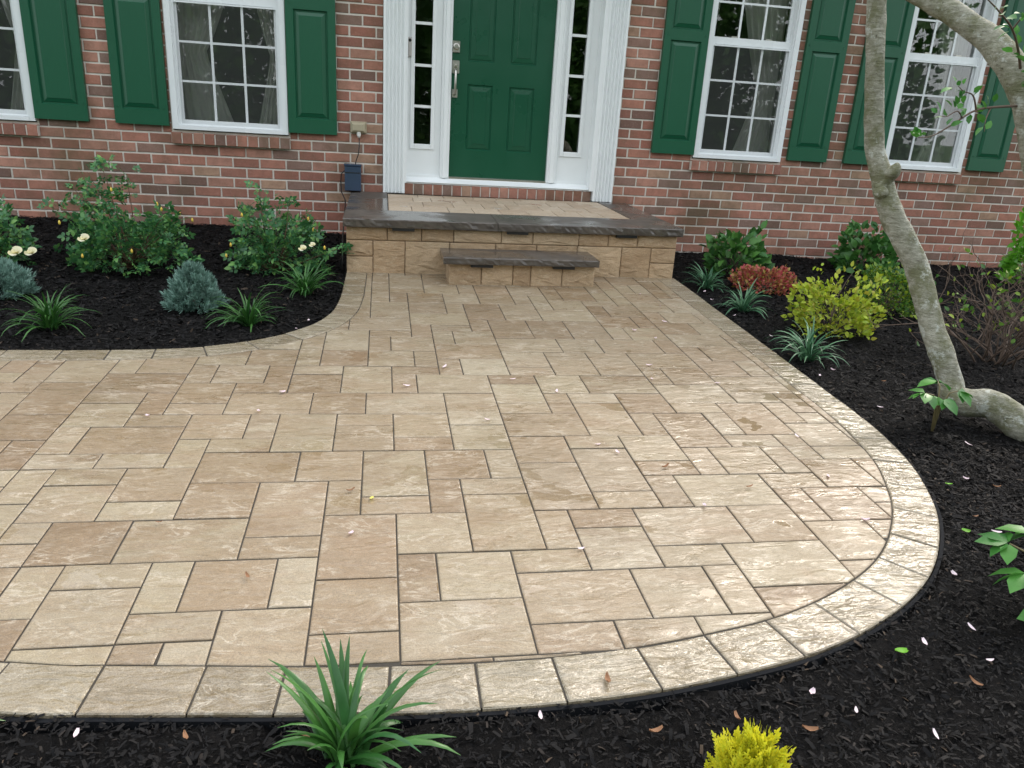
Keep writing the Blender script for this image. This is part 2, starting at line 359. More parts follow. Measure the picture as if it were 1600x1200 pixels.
# shredded bark on top, thicker where it lies close to the eye
def chips(n, x0, x1, y0, y1, smin, smax):
    X, Y = rng.uniform(x0, x1, n), rng.uniform(y0, y1, n)
    k = ~inside(patio_outer, X, Y); k &= ~((X > -.27) & (X < 2.2) & (Y > 5.4)); X, Y = X[k], Y[k]; n = len(X)
    L = rng.uniform(smin, smax, n)*rng.choice([.5, .8, 1, 1.5], n); W = L*rng.uniform(.10, .38, n)
    T = [(-.5,-.5,0),(.5,-.4,.0),(.42,.5,.10),(-.48,.4,.05),(-.1,-.55,.22),(.05,.5,.25)]
    Fq = [(0,4,5,3),(4,1,2,5)]
    rot = rot_euler(rng.normal(0, .5, n), rng.normal(0, .28, n), rng.uniform(0, 6.28, n))
    return scatter(T, Fq, np.stack([X, Y-WALL, mulch_z(X, Y)+rng.uniform(.0, .012, n)], 1), rot, np.stack([L, W, W*.8], 1))
parts = [chips(90000, -.95, 2.6, .75, 2.7, .006, .019), chips(70000, 1.9, 5.2, 1.4, 5.0, .008, .026), chips(32000, 2.1, 7.2, 4.6, 7.0, .012, .034), chips(42000, -3.5, -.2, 3.7, 7.0, .012, .032)]
V = []; Fs = []; b = 0
for v, f in parts: V.append(v); Fs.append(f+b); b += len(v)
tag(link('mulch_chips', npmesh('mulch_chips', np.vstack(V), np.vstack(Fs), CHIP)), 'shredded black bark chips covering the beds', 'mulch', kind='stuff')

# ------------------------------------------------------------------ the patio
U, X0, Y0 = .1125, -.17837, 1.76661
GRID = "-2,0,3,6;-2,0,2,3;0,1,4,6;1,3,5,8;1,3,4,5;3,4,4,6;3,5,6,8;5,6,6,8;4,6,5,6;4,6,2,5;0,2,1,4;2,4,2,4;2,3,0,2;3,5,0,2;-1,0,0,2;-3,-1,0,2;0,2,-1,1;0,2,-2,-1;2,5,-2,0;-1,1,6,8;-4,-1,6,8;-2,0,8,11;0,2,8,10;0,2,10,11;2,4,9,11;2,4,8,9;4,6,8,10;4,6,10,13;1,4,11,13;-1,1,11,13;-4,-1,11,13;-4,-2,13,14;-2,0,13,15;-2,0,15,16;0,2,13,16;2,4,15,16;2,3,13,15;3,6,13,15;3,4,16,18;1,3,16,18;2,4,18,20;1,2,18,20;1,3,20,21;-1,1,16,18;-1,1,18,21;0,3,21,23;3,4,20,22;4,6,21,22;4,5,19,21;5,7,19,21;4,7,17,19;4,5,15,17;5,7,15,17;-5,-3,14,16;-3,-2,14,16;6,8,4,7;6,8,7,9;8,10,8,9;8,10,5,8;8,10,4,5;6,7,2,4;7,9,3,4;7,9,1,3;5,7,1,2;5,8,-1,1;8,10,-1,1;10,11,-1,1;9,11,1,2;9,12,2,4;10,11,4,6;11,14,4,6;10,12,6,7;10,12,7,9;12,13,6,8;13,15,6,8;12,14,2,4;11,14,0,2;14,15,3,5;15,17,3,5;14,16,1,3;5,7,-2,-1;14,16,5,6;16,18,5,7;17,19,7,8;16,17,7,9;15,16,6,8;14,16,8,9;17,19,8,10;17,18,10,12;15,17,9,12;18,19,10,11;18,19,11,13;16,18,12,13;16,19,13,15;18,19,15,17;16,18,15,17;16,17,17,19;17,19,17,19;14,16,14,16;13,14,14,16;13,16,12,14;13,15,11,12;14,15,9,11;12,14,8,11;11,12,9,11;11,13,11,13;10,13,13,15;13,16,16,18;11,13,15,18;12,15,18,20;15,16,18,20;10,12,18,20;7,10,18,20;7,9,16,18;7,9,15,16;9,11,17,18;9,11,15,17;8,10,13,15;6,8,14,15;6,8,12,14;6,8,11,12;8,9,11,13;9,11,12,13;9,11,9,12;6,9,9,11;9,11,20,23;11,13,20,23;13,14,20,22;14,16,20,22;13,15,22,24;15,16,22,24;16,18,21,23;16,17,23,25;17,19,23,25;-11,-9,14,17;-9,-8,15,17;-8,-6,15,17;-9,-6,13,15;-6,-5,14,16;-6,-4,16,17;-6,-4,12,14;-6,-4,11,12;-7,-6,11,13;-9,-7,12,13;-9,-7,10,12;-7,-5,10,11;-5,-3,9,11;-8,-5,8,10;-9,-8,8,10;-5,-4,7,9;-11,-9,11,14;-9,-7,7,8;-7,-5,7,8;-8,-6,6,7;-8,-6,4,6;-6,-4,5,7;-6,-4,4,5;-4,-2,4,6;-7,-5,2,4;-5,-2,2,4;-6,-4,1,2;-6,-4,-1,1;-4,-3,0,2;-7,-6,0,2;-4,-2,-1,0;-2,0,-2,0;-3,-2,-2,-1;-4,-2,8,9;-3,-2,9,11;1,2,30,32;1,2,28,30;1,2,26,28;1,3,23,26;2,4,29,32;2,4,28,29;2,3,26,28;3,5,26,28;3,5,24,26;3,6,22,24;4,6,30,33;4,6,28,30;6,7,28,30;5,7,26,28;5,6,24,26;7,9,28,30;7,9,26,28;6,8,25,26;6,8,23,25;8,10,24,26;8,10,23,24;9,11,28,30;9,10,26,28;7,9,20,23;6,7,21,23;11,12,27,30;11,13,25,27;10,11,25,28;10,13,23,25;12,14,27,30;14,16,24,26;-8,-7,3,4;-11,-9,9,11;-10,-9,7,9;-14,-11,13,14"
rects = [tuple(map(int, q.split(','))) for q in GRID.split(';')]
occ = set()
for k0, k1, m0, m1 in rects: occ |= {(k, m_) for k in range(k0, k1) for m_ in range(m0, m1)}
def cell_in(k, m_):
    xs = X0+U*np.array([k+.1, k+.9, k+.5, k+.1, k+.9]); ys = Y0+U*np.array([m_+.1, m_+.1, m_+.5, m_+.9, m_+.9])
    return inside(patio_inner, xs, ys).any()
for m_ in range(-5, 35):                         # fill what the list leaves open with the same three sizes
    for k in range(-21, 21):
        if (k, m_) in occ or not cell_in(k, m_): continue
        sizes = [(2,3),(3,2),(2,2),(2,1),(1,2),(2,2),(3,2)]; rnd.shuffle(sizes)
        for a, b_ in sizes+[(2,1),(1,2),(1,1)]:
            cs = [(k+i, m_+j) for i in range(a) for j in range(b_)]
            if all(c not in occ for c in cs): break
        occ |= set(cs); rects.append((k, k+a, m_, m_+b_))
def clip_rect(poly, x0, x1, y0, y1):
    P = [tuple(p) for p in poly]
    for ax, v, sg in ((0, x0, 1), (0, x1, -1), (1, y0, 1), (1, y1, -1)):
        Q = []
        for i in range(len(P)):
            a, c = P[i-1], P[i]; da, dc = (a[ax]-v)*sg, (c[ax]-v)*sg
            if (da >= 0) != (dc >= 0):
                t = da/(da-dc); Q.append((a[0]+(c[0]-a[0])*t, a[1]+(c[1]-a[1])*t))
            if dc >= 0: Q.append(c)
        P = Q
        if not P: return []
    out = [P[0]]
    for p in P[1:]:
        if math.hypot(p[0]-out[-1][0], p[1]-out[-1][1]) > .004: out.append(p)
    return out
def area(P): return .5*sum(P[i-1][0]*P[i][1]-P[i][0]*P[i-1][1] for i in range(len(P)))
def slab_mesh(name, P, mat, b=.0022, t=.04):
    # a paver from its outline (metres, local): worn arris, sides down to the bed
    if area(P) < 0: P = P[::-1]
    c = (sum(p[0] for p in P)/len(P), sum(p[1] for p in P)/len(P)); n = len(P); V = []
    for z, ins in ((-t, 0), (-b, 0), (-.0008, b*.8), (0, b*2)):
        for i in range(n):
            p, a, q = P[i], P[i-1], P[(i+1) % n]
            e1 = Vector((p[0]-a[0], p[1]-a[1])).normalized(); e2 = Vector((q[0]-p[0], q[1]-p[1])).normalized()
            nn = Vector((-e1.y-e2.y, e1.x+e2.x)); d = max(.35, (nn.length/2)); nn = nn.normalized() if nn.length > 1e-6 else Vector((0, 0))
            V.append((p[0]+nn.x*ins/d, p[1]+nn.y*ins/d, z))
    Fq = []
    for l in range(3):
        for i in range(n): Fq.append((l*n+i, l*n+(i+1) % n, (l+1)*n+(i+1) % n, (l+1)*n+i))
    Fq.append(tuple(3*n+i for i in range(n)))
    return mesh(name, V, Fq, mat)
TILT = math.atan(SL)
patio_v = [wp(x, y, plane_z(y)-.0035) for x, y in offset(np.vstack([OUT_D]), .004)]+[wp(x, y, plane_z(y)-.0035) for x, y in offset(BED_D, -.004)[::-1]]
ptri = obj('patio', patio_v, [tuple(range(len(patio_v)))], SANDJ)
tag(ptri, 'tan stone paver patio with curved edge leading to the stoop', 'patio', kind='structure')
cache = {}
def jit(): return R(rnd.gauss(0, .16))
for k0, k1, m0, m1 in rects:
    g = .0024
    x0, x1, y0, y1 = X0+U*k0+g, X0+U*k1-g, Y0+U*m0+g, Y0+U*m1-g
    P = clip_rect(patio_inner_g if 0 else offset(patio_inner, 0), x0, x1, y0, y1)
    if len(P) < 3 or abs(area(P)) < .0006: continue
    full = abs(abs(area(P))-(x1-x0)*(y1-y0)) < 1e-5
    cx, cy = (x0+x1)/2, (y0+y1)/2
    if full:
        key = (k1-k0, m1-m0)
        if key not in cache:
            a, c = (x1-x0)/2, (y1-y0)/2; cache[key] = slab_mesh('paver', [(-a,-c),(a,-c),(a,c),(-a,c)], PAVER)
        me = cache[key]
    else:
        Pc = P if area(P) > 0 else P[::-1]
        n = len(Pc); sh = []
        me = slab_mesh('paver', [(p[0]-cx, p[1]-cy) for p in P], PAVER)
    o = link('paver', me, ptri, wp(cx, cy, plane_z(cy)+rnd.uniform(-.0012, .0012)), (TILT+jit(), jit(), R(rnd.gauss(0, .12))))
def ring(D, I, step, name, s0=0):
    d = np.r_[0, np.cumsum(np.linalg.norm(np.diff(D, axis=0), axis=1))]
    n = int(round(d[-1]/step)); cuts = [0]+[d[-1]*(i+rnd.uniform(-.08, .08))/n for i in range(1, n)]+[d[-1]]
    for a, b_ in zip(cuts[:-1], cuts[1:]):
        ts = np.linspace(a+.0022, b_-.0022, 5)
        o_ = [(np.interp(t, d, D[:,0]), np.interp(t, d, D[:,1])) for t in ts]; i_ = [(np.interp(t, d, I[:,0]), np.interp(t, d, I[:,1])) for t in ts]
        P = o_+i_[::-1]; cx = sum(p[0] for p in P)/len(P); cy = sum(p[1] for p in P)/len(P)
        me = slab_mesh(name, [(p[0]-cx, p[1]-cy) for p in P], BORDER, .004, .06)
        link(name, me, ptri, wp(cx, cy, plane_z(cy)+rnd.uniform(-.0012, .0015)), (TILT+jit(), jit(), 0))
ring(OUT_D, offset(OUT_D, .146), .218, 'border_paver')
ring(BED_D, offset(BED_D, -.138), .215, 'border_paver')
# black plastic edging round the outside
def ribbon(name, D, d0, d1, ztop, zbot, mat):
    A, B = offset(D, d0), offset(D, d1); n = len(A); V = []; Fq = []
    for (a, b_) in zip(A, B):
        za, zb = plane_z(a[1]), plane_z(b_[1])
        V += [wp(a[0], a[1], za+zbot), wp(a[0], a[1], za+ztop), wp(b_[0], b_[1], zb+ztop), wp(b_[0], b_[1], zb+zbot)]
    for i in range(n-1):
        for k in range(4): Fq.append((4*i+k, 4*i+(k+1) % 4, 4*i+4+(k+1) % 4, 4*i+4+k))
    Fq += [(0,1,2,3), tuple(4*(n-1)+k for k in (3,2,1,0))]
    return obj(name, V, Fq, mat)
tag(ribbon('patio_edging', OUT_D[:int(len(OUT_D)*.78)], -.014, -.003, -.008, -.085, EDGE), 'black plastic edging strip along the curved patio border', 'edging')

# ------------------------------------------------------------------ the stoop and its step
def sh(x, y): return y+.035*(x-.97)                       # the stoop stands a little askew to the wall
SZ = lambda Y: zw(-.795+.015*Y)                           # its top falls slightly towards the front
stoop = empty('stone_stoop', wp(.97, 6.2, plane_z(6.2))); tag(stoop, 'wide stone stoop with dark coping before the green front door', 'stoop')
inv = Matrix.Translation(-Vector(stoop.location))
def sobj(name, v, f, mat, root=stoop, smooth=False):
    L = Vector(root.location); return obj(name, [(p[0]-L.x, p[1]-L.y, p[2]-L.z) for p in v], f, mat, root, smooth)
def rockslab(name, quad, ztop, th, root, seed, edges=(0,), rough=.007, shear=True):
    # quad in (X,Y); rock-faced on the listed edges, flat on top
    rr = random.Random(seed); V = []; Fq = []; pts = []
    for e in range(4):
        a, c = quad[e], quad[(e+1) % 4]; L = math.hypot(c[0]-a[0], c[1]-a[1]); n = max(2, int(L/.022)) if e in edges else 1
        for i in range(n): t = i/n; pts.append((a[0]+(c[0]-a[0])*t, a[1]+(c[1]-a[1])*t, e in edges))
    cx, cy = sum(q[0] for q in quad)/4, sum(q[1] for q in quad)/4; n = len(pts)
    for lev, z in enumerate((0, -.006, -th*.45, -th*.8, -th)):
        for i, (x, y, e) in enumerate(pts):
            d = Vector((cx-x, cy-y)); d = Vector((0, 1)) if abs(d.x)/max(.001, abs(d.y)) < 6 and d.y > 0 else d.normalized()
            k = 0
            if e: k = {0: .004, 1: 0, 2: rr.uniform(-.002, rough), 3: rr.uniform(0, rough), 4: .006}[lev]+(rr.uniform(0, .004) if lev < 2 else 0)
            Y = y+d.y*k; Xx = x+d.x*k
            yy = sh(Xx, Y) if shear else Y
            V.append((Xx, yy-WALL, ztop(Y)+z+(rr.uniform(-.003, .003) if e and 1 < lev < 4 else 0)))
    for l in range(4):
        for i in range(n): Fq.append((l*n+i, (l+1)*n+i, (l+1)*n+(i+1) % n, l*n+(i+1) % n))
    Fq.append(tuple(range(n))); Fq.append(tuple(4*n+i for i in range(n))[::-1])
    return sobj(name, V, Fq, BLUE, root)
CF_, CB = 5.415, 5.872                                    # coping: front edge, its back edge
TH = .056
for i, (a, c) in enumerate(((-.262, .80), (.804, 2.192))):
    rockslab('coping_slab', [(a,CF_),(c,CF_),(c,CB),(a,CB)], SZ, TH, stoop, 11+i, (0,) if 1 else ())
rockslab('coping_slab', [(-.262,CB+.004),(.040,CB+.004),(.040,7.0),(-.262,7.0)], SZ, TH, stoop, 21, ())
rockslab('coping_slab', [(1.93,CB+.004),(2.192,CB+.004),(2.192,6.92),(1.93,6.92)], SZ, TH, stoop, 22, ())
# core under everything
core = MB(); zt = SZ(6.2)-TH-.012
v = []
for x, y in ((-.225,5.50),(2.155,5.50),(2.155,6.92),(-.225,6.92)): v.append((x, sh(x,y)-WALL))
co = [(x, y, .02) for x, y in v]+[(x, y, zt) for x, y in v]
sobj('core', co, [(0,3,2,1),(4,5,6,7),(0,1,5,4),(1,2,6,5),(2,3,7,6),(3,0,4,7)], SANDJ)
bed = [(.043,CB+.003),(1.927,CB+.003),(1.927,6.9),(.043,7.0)]
sobj('paving_bed', [(x, sh(x,y)-WALL, SZ(y)-.009) for x, y in bed], [(0,1,2,3)], SANDJ)
def bevelblock(name, x0, x1, z0, z1, yf, mat, root, dep=.05, shear=True, rot=0):
    b = .006; yb = yf+dep
    def q(x, y, z): return (x, (sh(x, y) if shear else y)-WALL, z)
    rr = rnd
    mid = [(x0+(x1-x0)*t, z0+(z1-z0)*u, -rr.uniform(-.003, .008)) for u in (.3, .7) for t in (.25, .5, .75)]
    V = [q(x0,yf+b,z0), q(x1,yf+b,z0), q(x1,yf+b,z1), q(x0,yf+b,z1), q(x0,yb,z0), q(x1,yb,z0), q(x1,yb,z1), q(x0,yb,z1),
         q(x0+b,yf,z0+b), q(x1-b,yf,z0+b), q(x1-b,yf,z1-b), q(x0+b,yf,z1-b)]+[q(x, yf+d, z) for x, z, d in mid]
    Fq = [(0,1,9,8),(1,2,10,9),(2,3,11,10),(3,0,8,11),(0,4,5,1),(2,6,7,3),(0,3,7,4),(1,5,6,2),(4,7,6,5),
          (8,9,14,13,12),(12,13,16,15),(13,14,17,16),(15,16,17,10,11),(9,10,17,14),(11,8,12,15)]
    return sobj(name, V, Fq, mat, root)
zb0 = plane_z(5.47)-.012; j = .0018
zr = zw(-.865); zs = zw(-.977)
ztop_ = SZ(5.47)-TH-.002
for r_, (z0, z1, xs) in enumerate(((zr, ztop_, [-.243,.035,.271,.497,.84,1.067,1.41,1.634,1.86,2.168]), )):
    for a, c in zip(xs[:-1], xs[1:]): bevelblock('wall_block', a+j, c-j, z0+j, z1-j, 5.462, BLOCK, stoop)
for a, c in zip([-.062,.159,.47,.80,1.10,1.405,1.745], [.159,.47,.80,1.10,1.405,1.745,1.974]): bevelblock('wall_block', a+j, c-j, zb0, zr-j, 5.462, BLOCK, stoop)
for a, c in ((-.243,-.062),(1.974,2.168)):
    bevelblock('wall_block', a+j, c-j, zs+j, zr-j, 5.462, BLOCK, stoop); bevelblock('wall_block', a+j, c-j, zb0, zs-j, 5.462, BLOCK, stoop)
# side walls of the stoop, course by course
for xs_, xo in ((-.243, -.243+.04), (2.168, 2.168-.04)):
    for (z0, z1, o_) in ((zr, ztop_, .0), (zs, zr, .17), (zb0-.06, zs, .05)):
        yy = [5.515]+[5.515+.28*i-o_ for i in range(1, 6) if 5.515+.28*i-o_ < 6.9]+[6.95]
        for a, c in zip(yy[:-1], yy[1:]):
            mb = MB(); lo, hi = min(xs_, xo), max(xs_, xo)
            V = []
            for z in (z0+j, z1-j):
                for x, y in ((lo,a+j),(hi,a+j),(hi,c-j),(lo,c-j)): V.append((x, sh(x,y)-WALL, z))
            sobj('wall_block', V, [(0,3,2,1),(4,5,6,7),(0,1,5,4),(1,2,6,5),(2,3,7,6),(3,0,4,7)], BLOCK)
# pavers on top of the stoop
py = CB+.006; row = 0
kk = {0: (6.17, [.045,.22,.50,.69,.90,1.12,1.34,1.55,1.72,1.925]), 1: (6.46, [.045,.32,.56,.80,1.00,1.28,1.46,1.68,1.925]), 2: (6.74, [.045,.25,.40,.68,.95,1.12,1.40,1.60,1.80,1.925]), 3: (6.90, [.045,.30,.52,.78,.98,1.20,1.45,1.70,1.925])}
for r_ in range(4):
    y1, xs = kk[r_]
    for a, c in zip(xs[:-1], xs[1:]):
        cx, cy = (a+c)/2, (py+y1)/2; hx, hy = (c-a)/2-.002, (y1-py)/2-.002
        me = slab_mesh('paver', [(-hx,-hy),(hx,-hy),(hx,hy),(-hx,hy)], SLABTOP, .003, .02)
        L = Vector(stoop.location); link('paver', me, stoop, Vector((cx, sh(cx, cy)-WALL, SZ(cy)-.001))-L, (math.atan(.015), jit(), 0))
    py = y1
# small black lights under the copings
for a, c in ((.068,.221),(.872,1.024),(1.685,1.84)):
    mb = MB().box(a, c, sh(a, 5.428)-WALL, sh(a, 5.462)-WALL, SZ(5.45)-TH-.021, SZ(5.45)-TH-.001); sobj('step_light', mb.v, mb.f, BLACK)
step = empty('stone_step', wp(.95, 5.3, plane_z(5.3))); tag(step, 'low stone step with dark slab tread in front of the stoop', 'step')
STZ = lambda Y: zw(-.985+.015*Y)
rockslab('tread_slab', [(.402,5.115),(1.482,5.115),(1.482,5.458),(.402,5.458)], STZ, .046, step, 31, (0,))
z1s = STZ(5.2)-.048; z0s = plane_z(5.18)-.01
xs = [.446,.668,.886,1.012,1.236,1.470]
for a, c in zip(xs[:-1], xs[1:]): bevelblock('wall_block', a+j, c-j, z0s, z1s, 5.172, BLOCK, step)
for xa, xb in ((.446,.49),(1.43,1.470)):
    V = []
    for z in (z0s, z1s):
        for x, y in ((xa,5.226),(xb,5.226),(xb,5.455),(xa,5.455)): V.append((x, sh(x,y)-WALL, z))
    sobj('wall_block', V, [(0,3,2,1),(4,5,6,7),(0,1,5,4),(1,2,6,5),(2,3,7,6),(3,0,4,7)], BLOCK, step)
for a, c in ((.59,.74),(1.16,1.312)):
    mb = MB().box(a, c, sh(a, 5.135)-WALL, sh(a, 5.168)-WALL, z1s-.02, z1s-.001); sobj('step_light', mb.v, mb.f, BLACK, step)

# ------------------------------------------------------------------ the house
house = empty('brick_house', (1, 0, .2)); tag(house, 'red brick house with green door and green shutters', 'house')
HL = Vector(house.location)
class HB(MB):
    def put(s, name, mat, parent=None, smooth=False):
        # parts hang under the house in its own coordinates
        base = HL if parent is None else Vector((0, 0, 0))
        P = parent or house
        off = HL
        o = obj(name, [(p[0]-off.x, p[1]-off.y, p[2]-off.z) for p in s.v], s.f, mat, P, smooth); return o
WIN = [(-3.63, -2.716), (-1.687, -.775), (2.797, 3.655), (4.70, 5.545)]
WB, WT = -.258, 1.70
DOOR = (.003, 2.063, -.76, 1.95)
opens = [(a, c, WB-.01, WT+.01) for a, c in WIN]+[DOOR]
XW0, XW1, ZW0, ZW1 = -6.0, 7.4, zw(-1.55), 3.35
bx = sorted({XW0, XW1}|{v for o in opens for v in o[:2]}); bz = sorted({ZW0, ZW1}|{zw(v) for o in opens for v in o[2:]})
wall = HB()
for xa, xb in zip(bx[:-1], bx[1:]):
    for za, zb in zip(bz[:-1], bz[1:]):
        cx, cz = (xa+xb)/2, (za+zb)/2
        if any(o[0] < cx < o[1] and zw(o[2]) < cz < zw(o[3]) for o in opens): continue
        wall.add([(xa,.007,za),(xb,.007,za),(xb,.007,zb),(xa,.007,zb)], [(0,1,2,3)])
for a, c, z0, z1 in opens:
    z0, z1 = zw(z0), zw(z1); y0, y1 = .007, .20
    wall.add([(a,y0,z0),(a,y1,z0),(a,y1,z1),(a,y0,z1)], [(0,3,2,1)]); wall.add([(c,y0,z0),(c,y1,z0),(c,y1,z1),(c,y0,z1)], [(0,1,2,3)])
    wall.add([(a,y0,z0),(c,y0,z0),(c,y1,z0),(a,y1,z0)], [(0,1,2,3)]); wall.add([(a,y0,z1),(c,y0,z1),(c,y1,z1),(a,y1,z1)], [(0,3,2,1)])
wall.box(XW0, XW0+.2, .2, 8, ZW0, ZW1).box(XW1-.2, XW1, .0075, 8, ZW0, ZW1).box(XW0+.2, XW1-.2, 7.8, 8, ZW0, ZW1)
WALLO = wall.put('wall', MORTAR)
inn = HB()
for xa, xb in zip(bx[:-1], bx[1:]):
    for za, zb in zip(bz[:-1], bz[1:]):
        cx, cz = (xa+xb)/2, (za+zb)/2
        if any(o[0] < cx < o[1] and zw(o[2]) < cz < zw(o[3]) for o in opens): continue
        inn.add([(xa,.2,za),(xb,.2,za),(xb,.2,zb),(xa,.2,zb)], [(3,2,1,0)])
inn.box(XW0+.2, XW1-.2, 3.4, 3.5, zw(-.62), ZW1).box(-.25, -.15, .2, 3.4, zw(-.62), ZW1).box(2.25, 2.35, .2, 3.4, zw(-.62), ZW1).box(XW0+.2, XW1-.2, .2, 3.4, ZW1-.06, ZW1-.01)
inn.put('interior_wall', PLASTER)
HB().box(XW0+.2, XW1-.2, .201, 3.4, zw(-.70), zw(-.62)).put('interior_floor', FLOORM)
HB().add([(XW0-.3,-.45,3.30),(XW1+.3,-.45,3.30),(XW1+.3,4,5.6),(XW0-.3,4,5.6),(XW0-.3,8.4,3.30),(XW1+.3,8.4,3.30),(XW0-.3,-.45,3.40),(XW1+.3,-.45,3.40),(XW1+.3,4,5.72),(XW0-.3,4,5.72),(XW0-.3,8.4,3.40),(XW1+.3,8.4,3.40)],
    [(0,3,2,1),(3,4,5,2),(6,7,8,9),(9,8,11,10),(0,1,7,6),(5,4,10,11),(0,6,9,3),(3,9,10,4),(1,2,8,7),(2,5,11,8)]).put('roof', ROOF)
HB().box(XW0-.3, XW1+.3, -.40, -.005, 3.352, 3.385).put('soffit', WHITE)
HB().box(XW0-.3, XW1+.3, -.56, -.455, 3.30, 3.42).put('gutter', WHITE)

# bricks, course by course
BP, CH = .2135, .0832
shut = [(-2.712,-2.318),(-2.116,-1.711),(-.768,-.377),(2.393,2.795),(3.716,4.108),(4.288,4.69),(5.603,5.997)]
SB, ST = -.237, 1.70
blist = []
n = 0
for n in range(-29, 12):
    zt_, zb_ = -.379-CH*n-.0068, -.379-CH*(n+1)+.0068
    segs = [(-5.98, .003), (2.063, 7.38)]
    if zb_ > 1.955: segs = [(-5.98, 7.38)]
    if zt_ < -.74: segs = [(-5.98, -.225), (2.155, 7.38)]
    elif zb_ < -.69: segs = [(-5.98, .003), (2.063, 7.38)]
    for side, (sa, sb_) in enumerate(segs):
        ph = (-2.741+.0*BP if n % 2 else -2.741+.5*.2150) if side == 0 else (2.292 if n % 2 else 2.181)
        pit = .2150 if side == 0 else .2118
        i0 = int(math.floor((sa-ph)/pit)); i = i0
        while ph+i*pit < sb_:
            a, c = max(sa, ph+i*pit+.0066), min(sb_, ph+(i+1)*pit-.0066); i += 1
            if c-a < .02: continue
            za, zb = zb_, zt_
            pcs = [(a, c, za, zb)]
            for (oa, oc, oz0, oz1) in [(wa-.014, wc+.014, WB-.115, WT+.02) for wa, wc in WIN]:
                nw = []
                for p in pcs:
                    if p[1] <= oa or p[0] >= oc or p[3] <= oz0 or p[2] >= oz1: nw.append(p); continue
                    if p[2] < oz0-.02: nw.append((p[0], p[1], p[2], oz0-.004)) ; continue
                    if p[0] < oa-.02: nw.append((p[0], oa, p[2], p[3]))
                    if p[1] > oc+.02: nw.append((oc, p[1], p[2], p[3]))
                pcs = nw
            for p in pcs:
                if any(s0+.01 < p[0] and p[1] < s1-.01 and SB+.01 < p[2] and p[3] < ST for s0, s1 in shut): continue
                blist.append(p)
def px(x, y, z):
    d = Vector((x, y+WALL, z-HC)); zz = d.dot(CF); return 800+1204.4*d.dot(CR)/zz, 600-1204.4*d.dot(CU)/zz, zz
def score(p):
    X_, Y_, Z_ = px((p[0]+p[1])/2, 0, zw((p[2]+p[3])/2))
    if not (-15 < X_ < 1615 and -8 < Y_ < 445): return 0
    if p[2] < -1.0-.03*max(0, p[0]): return 0
    return (p[1]-p[0])*(p[3]-p[2])/Z_**2
order = sorted(range(len(blist)), key=lambda i: -score(blist[i])); top300 = set(order[:296])
bc = {}
rest = HB()
for i, (a, c, z0, z1) in enumerate(blist):
    z0, z1 = zw(z0), zw(z1); dy = rnd.uniform(-.0015, .0025); jx, jz = rnd.uniform(-.0015, .0015), rnd.uniform(-.0012, .0012)
    if i in top300:
        key = (round((c-a)*500), round((z1-z0)*500))
        if key not in bc:
            w_, h_ = (c-a)/2, (z1-z0)/2; mb = MB().bbox(-w_, w_, 0, .03, -h_, h_, .0035); bc[key] = mesh('brick', mb.v, mb.f, BRICK)
        link('brick', bc[key], WALLO, Vector(((a+c)/2+jx, dy, (z0+z1)/2+jz))-HL, (0, R(rnd.gauss(0, .25)), R(rnd.gauss(0, .3))))
    else: rest.bbox(a+jx, c+jx, dy, .03, z0+jz, z1+jz, .0035)
o = rest.put('brick_mass', BRICKS, WALLO); o['kind'] = 'stuff'
def rowlock(name, x0, x1, z0, z1, yf, nb, tilt=0.0):
    base = HB().box(x0+.003, x1-.003, yf+.006, .10, z0+.004, z1-.006).put(name, MORTAR)
    w_ = (x1-x0)/nb
    for i in range(nb):
        mb = MB(); a, c = -w_/2+.005, w_/2-.005
        mb.bbox(a, c, yf+rnd.uniform(-.002, .002), .09, z0, z1+rnd.uniform(-.002, .001), .004)
        link('brick', mesh('brick', mb.v, mb.f, BRICK), base, Vector((x0+w_*(i+.5), 0, 0))-HL)
    return base
for (a, c) in WIN: rowlock('window_sill', a-.016, c+.016, zw(-.372), zw(-.284), -.045, 11)
rowlock('door_sill', .185, 1.876, zw(-.70), zw(-.607), -.012, 20)

# raised panel between stiles and rails (front faces towards -y)
def panel(name, x0, x1, z0, z1, yback, yfront, mat, parent, ins=.035):
    a = .006
    V = [(x0,yback,z0),(x1,yback,z0),(x1,yback,z1),(x0,yback,z1),
         (x0+a,yback,z0+a),(x1-a,yback,z0+a),(x1-a,yback,z1-a),(x0+a,yback,z1-a),
         (x0+a+.004,yback-.004,z0+a+.004),(x1-a-.004,yback-.004,z0+a+.004),(x1-a-.004,yback-.004,z1-a-.004),(x0+a+.004,yback-.004,z1-a-.004),
         (x0+ins,yfront+.003,z0+ins),(x1-ins,yfront+.003,z0+ins),(x1-ins,yfront+.003,z1-ins),(x0+ins,yfront+.003,z1-ins),
         (x0+ins+.003,yfront,z0+ins+.003),(x1-ins-.003,yfront,z0+ins+.003),(x1-ins-.003,yfront,z1-ins-.003),(x0+ins+.003,yfront,z1-ins-.003)]
    Fq = []
    for l in range(4):
        for i in range(4): Fq.append((4*l+i, 4*l+(i+1) % 4, 4*l+4+(i+1) % 4, 4*l+4+i))
    Fq.append((16,17,18,19)); return HB().add(V, Fq).put(name, mat, parent)
